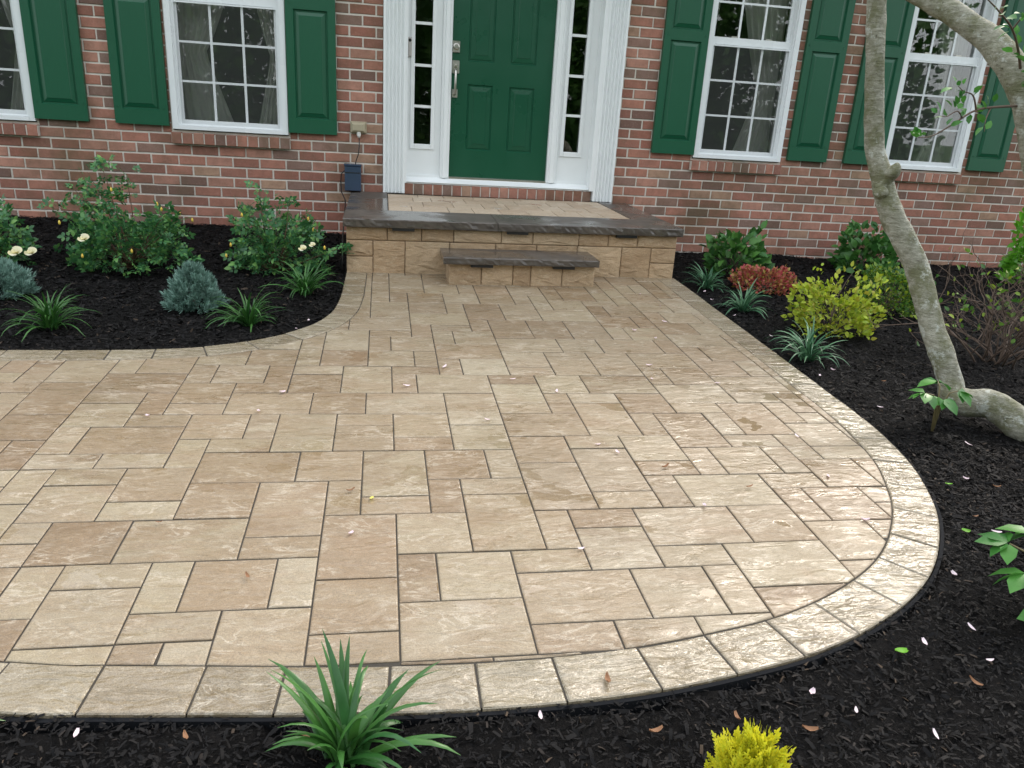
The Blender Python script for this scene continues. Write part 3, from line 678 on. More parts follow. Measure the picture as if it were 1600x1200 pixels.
def leafgrid(name, x0, x1, z0, z1, yf, yb, panels, mat, yp, root=None, openback=False):
    # slab with rectangular recesses: stiles and rails butt round the openings
    xs = sorted({x0, x1}|{v for p in panels for v in p[:2]}); zs_ = sorted({z0, z1}|{v for p in panels for v in p[2:]})
    H = HB()
    def hole(i, k): 
        cx, cz = (xs[i]+xs[i+1])/2, (zs_[k]+zs_[k+1])/2
        return any(p[0] < cx < p[1] and p[2] < cz < p[3] for p in panels)
    for i in range(len(xs)-1):
        for k in range(len(zs_)-1):
            if not hole(i, k): H.add([(xs[i],yf,zs_[k]),(xs[i+1],yf,zs_[k]),(xs[i+1],yf,zs_[k+1]),(xs[i],yf,zs_[k+1])], [(0,1,2,3)])
    H.add([(x0,yf,z0),(x1,yf,z0),(x1,yf,z1),(x0,yf,z1),(x0,yb,z0),(x1,yb,z0),(x1,yb,z1),(x0,yb,z1)], [(0,4,5,1),(1,5,6,2),(2,6,7,3),(3,7,4,0)]+([] if openback else [(4,7,6,5)]))
    b = .008 if not openback else 0
    for p in panels:
        a, c, d, e = p
        H.add([(a,yf,d),(c,yf,d),(c,yf,e),(a,yf,e),(a+b,yp,d+b),(c-b,yp,d+b),(c-b,yp,e-b),(a+b,yp,e-b)], [(0,1,5,4),(1,2,6,5),(2,3,7,6),(3,0,4,7)]+([] if openback else [(4,5,6,7)]))
    return H.put(name, mat, root)
for i, (a, c) in enumerate(shut):
    pn = [(a+.062, c-.062, zw(SB+.115), zw(.704)), (a+.062, c-.062, zw(.792), zw(1.585))]
    so_ = leafgrid('shutter', a, c, zw(SB), zw(ST), -.038, -.002, pn, SHUT, -.020)
    for p in pn: panel('panel', p[0]+.0085, p[1]-.0085, p[2]+.0085, p[3]-.0085, -.0205, -.036, SHUT, so_)
    for x in (a+.03, c-.03):
        for z in (SB+.13, .75, 1.57):
            sc_ = HB().box(x-.006, x+.006, -.0425, -.037, zw(z)-.006, zw(z)+.006).put('bolt', SHUT, so_)

curt_meshes = []
def window(x0, x1, full=True):
    zb, zt2 = zw(WB), zw(WT); f = .045; zm0, zm1 = zw(.703), zw(.765)
    H = HB()
    H.box(x0, x0+f, -.022, .10, zb, zt2).box(x1-f, x1, -.022, .10, zb, zt2).box(x0+f, x1-f, -.022, .10, zt2-f, zt2).box(x0+f, x1-f, -.028, .10, zb, zb+.03)
    H.box(x0+f, x0+f+.012, .0, .10, zb+.03, zt2-f).box(x1-f-.012, x1-f, .0, .10, zb+.03, zt2-f)
    W = H.put('window', VINYL)
    a, c = x0+f+.0125, x1-f-.0125
    for nm, z0, z1, yf in (('lower', zb+.031, zm1, .028), ('upper', zm0, zt2-f-.001, .062)):
        s_ = .030; S_ = HB(); bot = .045 if nm == 'lower' else .06
        tp = .060 if nm == 'lower' else .035
        S_.box(a, a+s_, yf, yf+.03, z0, z1).box(c-s_, c, yf, yf+.03, z0, z1).box(a+s_, c-s_, yf, yf+.03, z0, z0+bot).box(a+s_, c-s_, yf, yf+.03, z1-tp, z1)
        SO = S_.put('sash', VINYL, W)
        ga, gc, gz0, gz1 = a+s_, c-s_, z0+bot, z1-tp
        HB().box(ga, gc, yf+.010, yf+.013, gz0, gz1).put('pane', GLASS, W)
        for k in (1, 2):
            xm = ga+(gc-ga)*k/3; HB().box(xm-.0095, xm+.0095, yf+.003, yf+.0095, gz0, gz1).put('muntin', VINYL, W)
            zz = gz0+(gz1-gz0)*k/3
            for q in range(3):
                xa_ = ga+(gc-ga)*q/3+(.0095 if q else 0); xb_ = ga+(gc-ga)*(q+1)/3-(.0095 if q < 2 else 0)
                HB().box(xa_, xb_, yf+.0035, yf+.009, zz-.0085, zz+.0085).put('muntin', VINYL, W)
    H = HB().box(a-.002, a+.012, .008, .020, zb+.031, zm0-.002).box(c-.012, c+.002, .008, .020, zb+.031, zm0-.002).box(a+.012, c-.012, .008, .020, zb+.031, zb+.045).box(a+.012, c-.012, .008, .020, zm0-.014, zm0-.002)
    SF = H.put('screen_frame', VINYL, W)
    HB().add([(a+.012,.014,zb+.045),(c-.012,.014,zb+.045),(c-.012,.014,zm0-.014),(a+.012,.014,zm0-.014)], [(0,1,2,3)]).put('screen', SCREEN, W)
    for q in (.28, .72):
        xm = a+(c-a)*q; HB().box(xm-.03, xm+.03, .034, .058, zm1+.0005, zm1+.012).put('sash_lock', NICKEL, W)
    return W
for a, c in WIN: window(a, c)
# tied-back sheer curtains inside
def curtain(x0, x1, side, label, ztop=zw(1.62), tie=.35, narrow=.42):
    nz, nx_ = 26, 46; V = []; Fq = []; zb = zw(-.23)
    for i in range(nz):
        t = i/(nz-1); z = zb+(ztop-zb)*t
        k = abs(z-zw(tie)); wdt = narrow+(1-narrow)*min(1, (k/.75))**.8 if z > zw(tie) else narrow+(.85-narrow)*min(1, k/.6)
        for jn in range(nx_):
            u = jn/(nx_-1); xx = u*wdt*(x1-x0)
            xx = x0+xx if side < 0 else x1-xx
            V.append((xx, .23+.022*math.sin(u*38+1.2*math.sin(t*3))*(.6+.4*t), z))
    for i in range(nz-1):
        for jn in range(nx_-1): q = i*nx_+jn; Fq.append((q, q+1, q+nx_+1, q+nx_))
    L = Vector(((x0+x1)/2, .23, zb)); o = obj('curtain', [tuple(Vector(p)-L) for p in V], Fq, CURT, None, True, L); tag(o, label, 'curtain', 'sheer curtains behind the windows')
curtain(-1.66, -1.15, -1, 'broad white sheer curtain tied back in the window above the rose bushes')
curtain(-1.10, -.80, 1, 'narrow white sheer curtain at the door end of the window above the rose bushes')
curtain(3.20, 3.63, 1, 'white sheer curtain hanging inside the window between stoop and leaning tree')
curtain(2.82, 2.98, -1, 'thin edge of white sheer curtain at the stoop end of its window')
curtain(5.15, 5.52, 1, 'white sheer curtain inside the window behind the leaning tree')
curtain(-3.05, -2.75, 1, 'white sheer curtain inside the window beyond the paired shutters by the white-flowered rose')

# front door, sidelights, pilasters
dz0, dz1 = zw(-.540), zw(1.44)
pn = [(.722,.945,zw(-.306),zw(.237)),(1.086,1.312,zw(-.306),zw(.237)),(.722,.945,zw(.42),zw(1.02)),(1.086,1.312,zw(.42),zw(1.02)),(.722,.945,zw(1.14),zw(1.33)),(1.086,1.312,zw(1.14),zw(1.33))]
door = leafgrid('door', .579, 1.459, dz0, dz1, .095, .14, pn, GREEN, .106)
for p in pn: panel('panel', p[0]+.0085, p[1]-.0085, p[2]+.0085, p[3]-.0085, .1055, .095, GREEN, door, .045)
DB = HB().bbox(.583, .645, .078, .0945, zw(.482), zw(.573), .004).put('deadbolt', NICKEL, door)
k_ = HB(); 
k_.tube([(.614,.079,zw(.527)),(.614,.066,zw(.527)),(.614,.062,zw(.527))], [.026,.025,.018], 20).put('lock_cylinder', NICKEL, door)
HB().bbox(.583, .645, .078, .0945, zw(.317), zw(.420), .004).put('handle_plate', NICKEL, door)
HB().bbox(.588, .636, .078, .0945, zw(.123), zw(.190), .004).put('handle_plate', NICKEL, door)
HB().tube([(.612,.08,zw(.35)),(.612,.045,zw(.345)),(.612,.036,zw(.325)),(.612,.034,zw(.24)),(.612,.036,zw(.17)),(.612,.048,zw(.152)),(.612,.08,zw(.15))], .0095, 8).put('handle_grip', NICKEL, door, True)
HB().tube([(.614,.078,zw(.375)),(.614,.052,zw(.372))], [.012,.009], 10).put('thumb_latch', NICKEL, door)
HB().box(.44, 1.60, .06, .15, dz1+.001, dz1+.06).put('door_head', WHITE)
for a, c in ((.498,.5785),(1.4595,1.544)):
    HB().bbox(a, c, .052, .16, zw(-.553), dz1, .006).bbox(a+.022, c-.022, .040, .052, zw(-.553), dz1, .004).put('door_post', WHITE)
for sd_, (a, c, ga, gc) in enumerate(((.206,.497,.268,.412), (1.545,1.842,1.605,1.742))):
    g0, g1 = zw(-.276), zw(1.32)
    SLm = leafgrid('sidelight', a, c, zw(-.556), dz1, .088, .14, [(ga-.002, gc+.002, g0-.002, g1+.002)], WHITE, .14, None, True)
    fr = HB()
    for (xa, xb, za, zb) in ((ga-.034,ga,g0-.044,g1+.034),(gc,gc+.034,g0-.044,g1+.034),(ga,gc,g0-.044,g0),(ga,gc,g1,g1+.034)): fr.bbox(xa, xb, .076, .0878, za, zb, .005)
    fr.put('glazing_frame', WHITE, SLm)
    HB().box(ga+.0005, gc-.0005, .108, .112, g0, g1).put('pane', GLASS, SLm)
    for z in (1.01, .688, .362, .034): HB().box(ga+.0005, gc-.0005, .092, .107, zw(z)-.011, zw(z)+.011).put('muntin', WHITE, SLm)
    HB().box(a, c, .065, .0875, zw(-.566), zw(-.535)).put('bottom_rail', WHITE, SLm)
HB().box(.195, 1.86, -.004, .15, zw(-.607)+.001, zw(-.592)).add([(.20,-.018,zw(-.592)),(1.852,-.018,zw(-.592)),(1.852,.094,zw(-.541)),(.20,.094,zw(-.541)),(.20,.094,zw(-.6)),(1.852,.094,zw(-.6))], [(0,1,2,3),(0,4,5,1),(0,3,4),(1,5,2)]).put('threshold', WHITE)
HB().box(.58, 1.458, .06, .093, zw(-.5665), zw(-.5415)).put('door_sweep', NICKEL)
def pilaster(x0, x1):
    prof = []; n = 5; wd = (x1-x0-.03)/n
    prof.append((x0, .02)); prof.append((x0, -.052)); prof.append((x0+.013, -.055))
    for i in range(n):
        a = x0+.015+wd*i
        for k in range(7):
            g = math.pi*k/6; prof.append((a+wd*.5-math.cos(g)*wd*.40, -.055+math.sin(g)*.017))
    prof += [(x1-.013, -.055), (x1, -.052), (x1, .02)]
    z0, z1 = zw(-.688), zw(1.50); m_ = len(prof)
    V = [(x, y, z0) for x, y in prof]+[(x, y, z1) for x, y in prof]
    Fq = [(i, (i+1) % m_, m_+(i+1) % m_, m_+i) for i in range(m_)]+[tuple(range(m_))[::-1], tuple(range(m_, 2*m_))]
    return HB().add(V, Fq).put('pilaster', WHITE)
pilaster(.006, .192); pilaster(1.879, 2.060)
HB().box(.1925, .2055, -.050, .16, zw(-.60), zw(1.50)).put('jamb', WHITE); HB().box(1.8425, 1.8785, -.050, .16, zw(-.60), zw(1.50)).put('jamb', WHITE)
HB().box(-.02, 2.085, -.08, .15, zw(1.501), zw(1.60)).box(.0, 2.065, -.06, .15, zw(1.601), zw(1.84)).box(-.05, 2.115, -.12, .15, zw(1.841), zw(1.94)).put('entablature', WHITE)

# ------------------------------------------------------------------ small things on the wall
t = empty('doorbell_camera', (.224, .088, zw(.42))); tag(t, 'slim grey doorbell camera with black lens on the white sidelight frame', 'doorbell')
L = Vector(t.location)
def put(mb, name, mat, root, smooth=False): return obj(name, [tuple(Vector(p)-Vector(root.location)) for p in mb.v], mb.f, mat, root, smooth)
put(MB().bbox(.208, .241, .062, .087, zw(.422), zw(.572), .006), 'body', simple('doorbell_grey', (.42,.40,.38), .4), t)
put(MB().tube([(.225,.0618,zw(.548)),(.225,.058,zw(.548))], [.013,.012], 16), 'lens', BLACK, t)
t = empty('outdoor_outlet', (-.20, -.002, zw(-.20))); tag(t, 'weathered beige outdoor outlet cover on the brick beside the door', 'outlet')
BEIGE = simple('beige_plastic', (.36, .32, .22), .5, .4, .15, 25)
put(MB().bbox(-.268, -.132, -.016, -.0015, zw(-.214), zw(-.118), .005), 'plate', BEIGE, t)
put(MB().bbox(-.258, -.142, -.075, -.0162, zw(-.206), zw(-.128), .016), 'cover', BEIGE, t)
put(MB().tube([(-.196,-.05,zw(-.200)),(-.196,-.05,zw(-.232)),(-.194,-.048,zw(-.246))], [.019,.016,.008], 10), 'plug', simple('white_plug', (.7,.7,.66), .4), t)
t = empty('lighting_transformer', (-.245, -.05, zw(-.69))); tag(t, 'dark blue-grey lighting transformer box standing on the stoop corner', 'transformer')
TBOX = simple('wet_blue_grey_box', (.035, .055, .095), .16, .6, .15, 8)
put(MB().bbox(-.315, -.178, -.125, -.01, zw(-.682), zw(-.478), .005), 'body', TBOX, t)
put(MB().bbox(-.319, -.174, -.130, -.008, zw(-.4775), zw(-.462), .004), 'lid', TBOX, t)
put(MB().box(-.309, -.184, -.1265, -.1245, zw(-.535), zw(-.528)), 'seam', BLACK, t)
tag(MB().tube([(-.194,-.05,zw(-.24)),(-.192,-.075,zw(-.30)),(-.20,-.07,zw(-.38)),(-.222,-.06,zw(-.44)),(-.225,-.06,zw(-.466))], .0042, 6).build('power_cord', BLACK, None, True), 'black power cord hanging from outlet to transformer box', 'cord')
tag(MB().tube([(-.318,-.06,zw(-.52)),(-.345,-.05,zw(-.55)),(-.352,-.03,zw(-.62)),(-.345,-.06,zw(-.70)),(-.30,-.35,zw(-.74)),(-.285,-.9,zw(-.80)),(-.278,-1.35,zw(-.90)),(-.275,-1.48,zw(-1.02)),(-.28,-1.5,zw(-1.12))], .005, 6).build('lighting_cable', BLACK, None, True), 'black lighting cable running down the side of the stoop from the transformer', 'cable')

# ------------------------------------------------------------------ plants
def rotz_to(dirs, roll):
    # frames whose +Y axis points along dirs
    d = dirs/np.linalg.norm(dirs, axis=1)[:, None]; up = np.tile([0, 0, 1.], (len(d), 1)); sd = np.cross(d, up); nn = np.linalg.norm(sd, axis=1); sd[nn < 1e-4] = [1, 0, 0]; sd /= np.linalg.norm(sd, axis=1)[:, None]
    n = np.cross(sd, d); c, s_ = np.cos(roll)[:, None], np.sin(roll)[:, None]
    x = sd*c+n*s_; z = -sd*s_+n*c; return np.stack([x, d, z], 2)
LEAF = ([(0,0,0),(-.30,.30,.07),(0,.32,0),(.30,.30,.07),(-.26,.66,.03),(0,.68,-.04),(.26,.66,.03),(0,1,-.14)], [(0,2,1,1),(0,3,2,2),(1,2,5,4),(2,3,6,5),(4,5,7,7),(5,6,7,7)])
def tri(F): return [tuple(f[:3]) if f[2] == f[3] else f for f in F]
LEAFT = (LEAF[0], [(0,2,1),(0,3,2),(1,2,5),(1,5,4),(2,3,6),(2,6,5),(4,5,7),(5,6,7)])
def compound(nl=5):
    V = []; F = []
    spec = [(0,.58,0,.46)]+[(sx*.04, y, sx*62, .36) for y in (.28,.56)[:(nl-1)//2] for sx in (-1, 1)]
    for x, y, a, s_ in spec:
        b = len(V); ca, sa = math.cos(R(-a)), math.sin(R(-a))
        for p in LEAFT[0]: V.append((x+(p[0]*ca-p[1]*sa)*s_, y+(p[0]*sa+p[1]*ca)*s_, p[2]*s_-.12*(y**2)))
        F += [tuple(i+b for i in f) for f in LEAFT[1]]
    b = len(V); V += [(-.012,0,0),(.012,0,0),(.008,.6,-.05),(-.008,.6,-.05)]; F += [(b,b+1,b+2),(b,b+2,b+3)]
    return V, F
ROSEL = compound(5)
def dome(n, rx, ry, h, power=.5, zmin=.08, shell=.55):
    # points through a dome's volume, denser towards its skin
    a = rng.uniform(0, 2*np.pi, n); ct = rng.uniform(zmin, 1, n); st = np.sqrt(np.maximum(0, 1-(ct-.25)**2)); rr = shell+(1-shell)*rng.uniform(0, 1, n)**power
    d = np.stack([np.cos(a)*st, np.sin(a)*st, ct], 1)
    return np.stack([d[:,0]*rx*rr, d[:,1]*ry*rr, d[:,2]*h*(.35+.65*rr)], 1), d
def lumpy(P, seed, amp=.22, f=5):
    k = np.array([1+amp*noise.noise(Vector((p[0]*f+seed, p[1]*f, p[2]*f))) for p in P]); return P*k[:, None]
def foliage(name, root, template, P, D, size, mat, spread=.6, up=.3, roll=1.2, svar=.35):
    n = len(P); dirs = D+rng.normal(0, spread, (n, 3))+np.array([0, 0, up]); rot = rotz_to(dirs, rng.normal(0, roll, n))
    V, F = scatter(template[0], template[1], P, rot, size*(1+rng.uniform(-svar, svar, n)))
    o = link(name, npmesh(name, V, F, mat), root); return o
def stems(name, root, tips, mat, r=.004, spread=.03, base_r=.0):
    mb = MB()
    for tpt in tips:
        b = Vector((rnd.uniform(-spread, spread), rnd.uniform(-spread, spread), -.02)); tpt = Vector(tpt)
        mid = b.lerp(tpt, .5)+Vector((rnd.uniform(-.03, .03), rnd.uniform(-.03, .03), tpt.z*.12))
        mb.tube([b, b.lerp(mid, .55)+Vector((0,0,.01)), mid, mid.lerp(tpt, .55)+Vector((0,0,.012)), tpt], [r, r*.9, r*.75, r*.55, r*.3], 5)
    return mb.build(name, mat, root, True)
def ground(X, Y): return (X, Y-WALL, float(mulch_z(X, Y)))
PET5 = ([(0,0,0),(-.42,.35,.16),(.42,.35,.16),(-.5,.75,.28),(.5,.75,.28),(-.2,1,.22),(.2,1,.22)], [(0,2,1),(1,2,4),(1,4,3),(3,4,6),(3,6,5)])
def flower(root, p, size, mat=ROSE_PETAL, n=9, facing=(0,-.6,.8)):
    f = Vector(facing).normalized(); q = f.to_track_quat('Z', 'Y'); V = []; F = []
    for i in range(n):
        ring_ = i % 2; a = 2*math.pi*i/n*2.02; s_ = size*(1 if ring_ == 0 else .72); tl = .25 if ring_ == 0 else .75
        ml = Matrix.Rotation(a, 4, 'Z') @ Matrix.Rotation(tl, 4, 'X')
        b = len(V)
        for c in PET5[0]: V.append(tuple(Vector(p)+q @ ((ml @ Vector(c))*s_)))
        F += [tuple(k+b for k in g) for g in PET5[1]]
    return obj('flower', V, F, mat, root, True)
def bud(root, p, s_=.012):
    mb = MB(); x, y, z = p; mb.tube([(x,y,z-s_*.4),(x,y,z+s_*.3),(x,y,z+s_*1.1),(x,y,z+s_*1.9)], [s_*.35,s_*.62,s_*.55,s_*.1], 8); return mb.build('bud', ROSE_BUD, root, True)
def rose(X, Y, rx, ry, h, n, label, flowers, buds, tall=()):
    o = empty('rose_bush', ground(X, Y)); tag(o, label, 'rose bush', 'rose bushes against the brick wall')
    P, D = dome(n, rx, ry, h, .6, .02, .35); P = lumpy(P, X*3, .5, 3.2)
    P[:,2] = np.maximum(P[:,2], .02)
    foliage('foliage', o, ROSEL, P, D, .085, ROSE_LEAF, .55, .1, .9)
    tips = [tuple(p) for p in P[rng.choice(len(P), 34)]]
    ex = []; 
    for tx, ty, tz in tall:
        for q in range(26):
            t = rng.uniform(.45, 1.0); ex.append((tx*t+rng.normal(0, .025), ty*t+rng.normal(0, .025), tz*t+rng.normal(0, .02)))
        tips.append((tx, ty, tz))
    if ex:
        E_ = np.array(ex); foliage('foliage', o, ROSEL, E_, E_*np.array([1,1,.4]), .075, ROSE_LEAF, .6, .2, .9)
    stems('stem', o, tips, STEM, .0045)
    for p, s_ in flowers: flower(o, p, s_)
    for p in buds: bud(o, p)
    return o
rose(-1.66, 5.42, .37, .27, .38, 560, 'large rose bush with one open cream flower and tall shoots', [((-.17,-.24,.22),.038)], [(.22,-.02,.42),(.27,-.12,.40),(.35,.0,.36),(-.33,-.16,.30),(-.17,-.30,.12),(.12,-.30,.16),(-.05,-.02,.50),(.42,.02,.32)], [(-.12,.06,.66),(-.32,.05,.52),(.02,.08,.60),(-.40,-.02,.40),(-.22,.1,.60)])
rose(-.72, 5.50, .27, .22, .35, 380, 'rose bush with yellow half-open flowers beside the stoop', [((.20,-.24,.20),.030),((.26,-.20,.22),.024)], [(-.20,-.08,.38),(.26,-.08,.30),(-.26,-.2,.20),(-.30,-.16,.12),(.34,-.2,.20),(.22,0,.36)], [(-.10,.04,.57),(.10,.06,.52),(-.22,.05,.46),(.48,-.12,.20),(.22,.05,.42)])
rose(-2.56, 5.40, .30, .25, .30, 300, 'rose bush with two white flowers drooping near the mulch', [((.33,-.22,.12),.045),((.40,-.18,.115),.040)], [(.2,-.2,.2)], [(-.1,.0,.42),(.15,.05,.36)])

NEED = ([(-.5,0,0),(.5,0,0),(.35,.6,.05),(0,1,.1),(-.35,.6,.05)], [(0,1,2),(0,2,4),(4,2,3)])
def tuft(n=9, L=1, wd=.16, open_=.75):
    V = []; F = []
    for i in range(n):
        a = 2.4*i; el = open_*(i/n)
        d = Vector((math.cos(a)*math.sin(el*1.5), math.cos(el*1.5)*.9+.1, math.sin(a)*math.sin(el*1.5))).normalized(); sd_ = d.cross(Vector((.3,.2,.9))).normalized()
        b0 = Vector((0, .35*(1-i/n), 0)); b = len(V)
        for p in NEED[0]: V.append(tuple(b0+sd_*p[0]*wd+d*p[1]*L*(1-.35*i/n)))
        F += [tuple(k+b for k in f) for f in NEED[1]]
    return V, F
TUFT = tuft()
def conifer(X, Y, rx, h, n, label, cone):
    o = empty('dwarf_conifer', ground(X, Y)); tag(o, label, 'conifer', 'blue dwarf conifers in the left bed')
    a = rng.uniform(0, 2*np.pi, n); t = rng.uniform(0, 1, n)**1.3
    rad = rx*((1-t**1.7)**.72 if cone else np.sqrt(np.maximum(0, 1-t**2)))*(1+.16*np.sin(a*5+t*9)+.10*np.sin(a*9-t*14))
    rr = rng.uniform(.72, 1.02, n); P = np.stack([np.cos(a)*rad*rr, np.sin(a)*rad*rr, .012+t*h*.93], 1)
    D = np.stack([np.cos(a)*(1-t*.6), np.sin(a)*(1-t*.6), .5+t], 1)
    foliage('foliage', o, TUFT, P, D, .034, SPRUCE, .35, .25, 3, .4)
    mb = MB().tube([(0,0,-.02),(0,0,h*.5),(0,0,h*.8)], [.014,.01,.003], 6); mb.build('stem', TWIG, o); return o
conifer(-1.06, 4.56, .135, .24, 1300, 'cone-shaped blue-green dwarf conifer between rose bushes and patio curve', True)
conifer(-2.16, 4.70, .17, .17, 1100, 'low rounded blue-green dwarf conifer in front of the white-flowered rose bush', False)

def strap(X, Y, n, Lm, Hm, wd, label, mat=BLADE, group='strap-leaved clumps in the beds', name='strap_leaf_clump', lie=1.0):
    o = empty(name, ground(X, Y)); tag(o, label, 'grass clump', group); V = []; F = []
    for i in range(n):
        a = rnd.uniform(0, 2*math.pi); el = rnd.uniform(.55, 1.48) if i > n*.2 else rnd.uniform(1.2, 1.55); L_ = Lm*rnd.uniform(.6, 1.15); k = 9
        curl = rnd.uniform(.9, 2.3)*lie; w_ = wd*rnd.uniform(.7, 1.2); p = Vector((rnd.gauss(0, .012), rnd.gauss(0, .012), -.01)); tw = rnd.uniform(-.5, .5)
        b = len(V); sdx = Vector((-math.sin(a), math.cos(a), 0))
        for q in range(k):
            t = q/(k-1); e = el-curl*t**1.5; d = Vector((math.cos(a)*math.cos(e), math.sin(a)*math.cos(e), math.sin(e)))
            nrm = sdx.cross(d); ww = w_*(.55+.9*t if t < .45 else (1-t)**.7*1.38)*.5+.0003; s2 = (sdx*math.cos(tw*t)+nrm*math.sin(tw*t))
            V += [tuple(p-s2*ww+nrm*ww*.35), tuple(p), tuple(p+s2*ww+nrm*ww*.35)]
            p = p+d*(L_/(k-1))
            if p.z < .004: p.z = .004+.002*rnd.random()
        for q in range(k-1):
            c = b+3*q; F += [(c,c+1,c+4,c+3),(c+1,c+2,c+5,c+4)]
    obj('blades', V, F, mat, o, True); return o
strap(-1.656, 4.10, 80, .27, .2, .014, 'arching grassy clump alone in front of the large rose bush')
strap(-.715, 4.26, 62, .27, .2, .015, 'grassy clump touching the cone-shaped blue conifer')
strap(-.470, 4.86, 66, .28, .2, .016, 'upright grassy clump below the yellow rose beside the patio curve')
strap(2.425, 5.45, 74, .24, .2, .013, 'grassy clump with pale striped leaves at the stoop corner', BLADE_V)
strap(2.41, 4.77, 56, .25, .2, .014, 'bluish grassy clump in front of the red shrub', BLADE_V)
strap(2.33, 3.77, 58, .29, .2, .014, 'grassy clump spilling toward the patio below the yellow shrub', BLADE_V)
strap(-.075, 1.285, 54, .255, .24, .021, 'broad-leaved green clump in the mulch before the patio front border', BLADE, lie=.85)
strap(-.83, 1.40, 8, .09, .05, .014, 'small green sprout in the mulch by the patio front edge')

def bush(name, X, Y, rx, h, n, size, mat, label, cat='shrub', template=LEAFT, amp=.3, f=5, up=.35, spread=.5, nst=22, shell=.45, group=None):
    o = empty(name, ground(X, Y)); tag(o, label, cat, group)
    P, D = dome(n, rx, rx*.9, h, .55, .03, shell); P = lumpy(P, X*7+Y, amp, f)
    foliage('foliage', o, template, P, D, size, mat, spread, up, 1.0)
    stems('stem', o, [tuple(p*.95) for p in P[rng.choice(len(P), nst)]], TWIG, .003); return o
bush('red_shrub', 2.88, 5.46, .23, .18, 1500, .028, REDLEAF, 'small mounded shrub with red and coral leaves', amp=.3, f=9)
b_ = bush('yellow_shrub', 2.78, 4.28, .245, .31, 1250, .035, YELLEAF, 'bright yellow-green leafy shrub beside the patio', amp=.65, f=8, spread=.65)
bush('green_shrub', 3.55, 4.90, .215, .35, 2000, .027, LIMELEAF, 'rounded dark green shrub with lime tips behind the yellow shrub', amp=.3, f=8)
bush('leafy_shrub', 2.87, 5.93, .21, .36, 380, .075, MIDLEAF, 'loose green leafy shrub against the brick by the stoop', amp=.5, f=5, spread=.7)
bush('leafy_shrub', 4.36, 6.42, .27, .37, 420, .08, MIDLEAF, 'loose green leafy shrub against the brick behind the leaning trunk', amp=.5, f=5, spread=.7)
bush('bright_shrub', 5.80, 6.1, .24, .60, 900, .06, BRIGHT, 'vivid light green shrub at the far end of the brick wall', amp=.3, f=5)
# twiggy deciduous shrub, few leaves
o = empty('twiggy_shrub', ground(3.52, 3.78)); tag(o, 'nearly bare twiggy brown shrub with a few new leaves behind the leaning trunk', 'shrub')
mb = MB(); tipsL = []
def grow(p, d, L_, r, dep):
    pts = [p]; q = Vector(p); dd = Vector(d)
    for i in range(4):
        dd = (dd+Vector((rnd.gauss(0,.26), rnd.gauss(0,.26), rnd.gauss(.06,.14)))).normalized(); q = q+dd*L_/4; pts.append(q.copy())
        if dep < 3 and rnd.random() < (.85 if dep < 2 else .5):
            grow(q.copy(), (dd+Vector((rnd.gauss(0,.6), rnd.gauss(0,.6), rnd.gauss(.1,.35)))).normalized(), L_*rnd.uniform(.45,.7), r*.6, dep+1)
    mb.tube(pts, [r, r*.9, r*.75, r*.6, r*.4], 5); tipsL.append(q.copy())
for i in range(17):
    a = rnd.uniform(0, 6.28); s_ = rnd.uniform(.2, 1.1); grow(Vector((rnd.gauss(0,.05), rnd.gauss(0,.05), -.02)), Vector((math.cos(a)*s_, math.sin(a)*s_, 1)).normalized(), rnd.uniform(.34,.52), .0065, 0)
mb.build('twig', TWIG, o, True)
TP = np.array([tuple(p) for p in tipsL]); TP = TP[rng.choice(len(TP), min(240, len(TP)), replace=False)]
foliage('foliage', o, LEAFT, TP, TP*np.array([1,1,.5]), .035, LIMELEAF, .6, .5, 1)
# peony-like seedlings
def peony(X, Y, label, sprays, size):
    o = empty('peony_plant', ground(X, Y)); tag(o, label, 'plant')
    mb = MB(); V = []; F = []; b = 0
    P = []; D = []
    for tx, ty, tz in sprays:
        tpt = Vector((tx, ty, tz)); mb.tube([(0,0,-.02), (tx*.15, ty*.15, tz*.55), (tx*.5, ty*.5, tz*.92), tuple(tpt)], [.0055,.0045,.0035,.002], 6)
        for q in range(5):
            a = math.atan2(ty, tx)+(q-2)*.66+rnd.uniform(-.15,.15); P.append(tpt+Vector((math.cos(a), math.sin(a), 0))*.006); D.append((math.cos(a), math.sin(a), rnd.uniform(-.55, -.05)))
    mb.build('stem', MIDSTEM, o, True)
    n = len(P); rot = rotz_to(np.array(D), rng.normal(0, .35, n)); v, f = scatter(np.array(LEAFT[0])*np.array([1.05,1,1]), LEAFT[1], np.array([tuple(p) for p in P]), rot, size*(1+rng.uniform(-.25,.25,n)))
    link('leaves', npmesh('leaves', v, f, PEONY, True), o); return o
MIDSTEM = simple('green_brown_stem', (.16, .13, .06), .5, .4, .2, 30)
peony(2.40, 2.81, 'small young peony with drooping leaflets beside the trunk elbow', [(-.10,-.03,.19),(-.03,-.05,.17),(.05,-.03,.20),(.0,.04,.22)], .072)
peony(1.825, 1.60, 'glossy broad-leaved green plant in the mulch beyond the patio curve', [(-.09,-.04,.16),(-.02,-.08,.12),(.06,-.02,.19),(-.08,.05,.20),(.0,.06,.22),(.1,.06,.19),(-.05,-.10,.08),(.05,-.11,.10),(.13,-.05,.15)], .082)
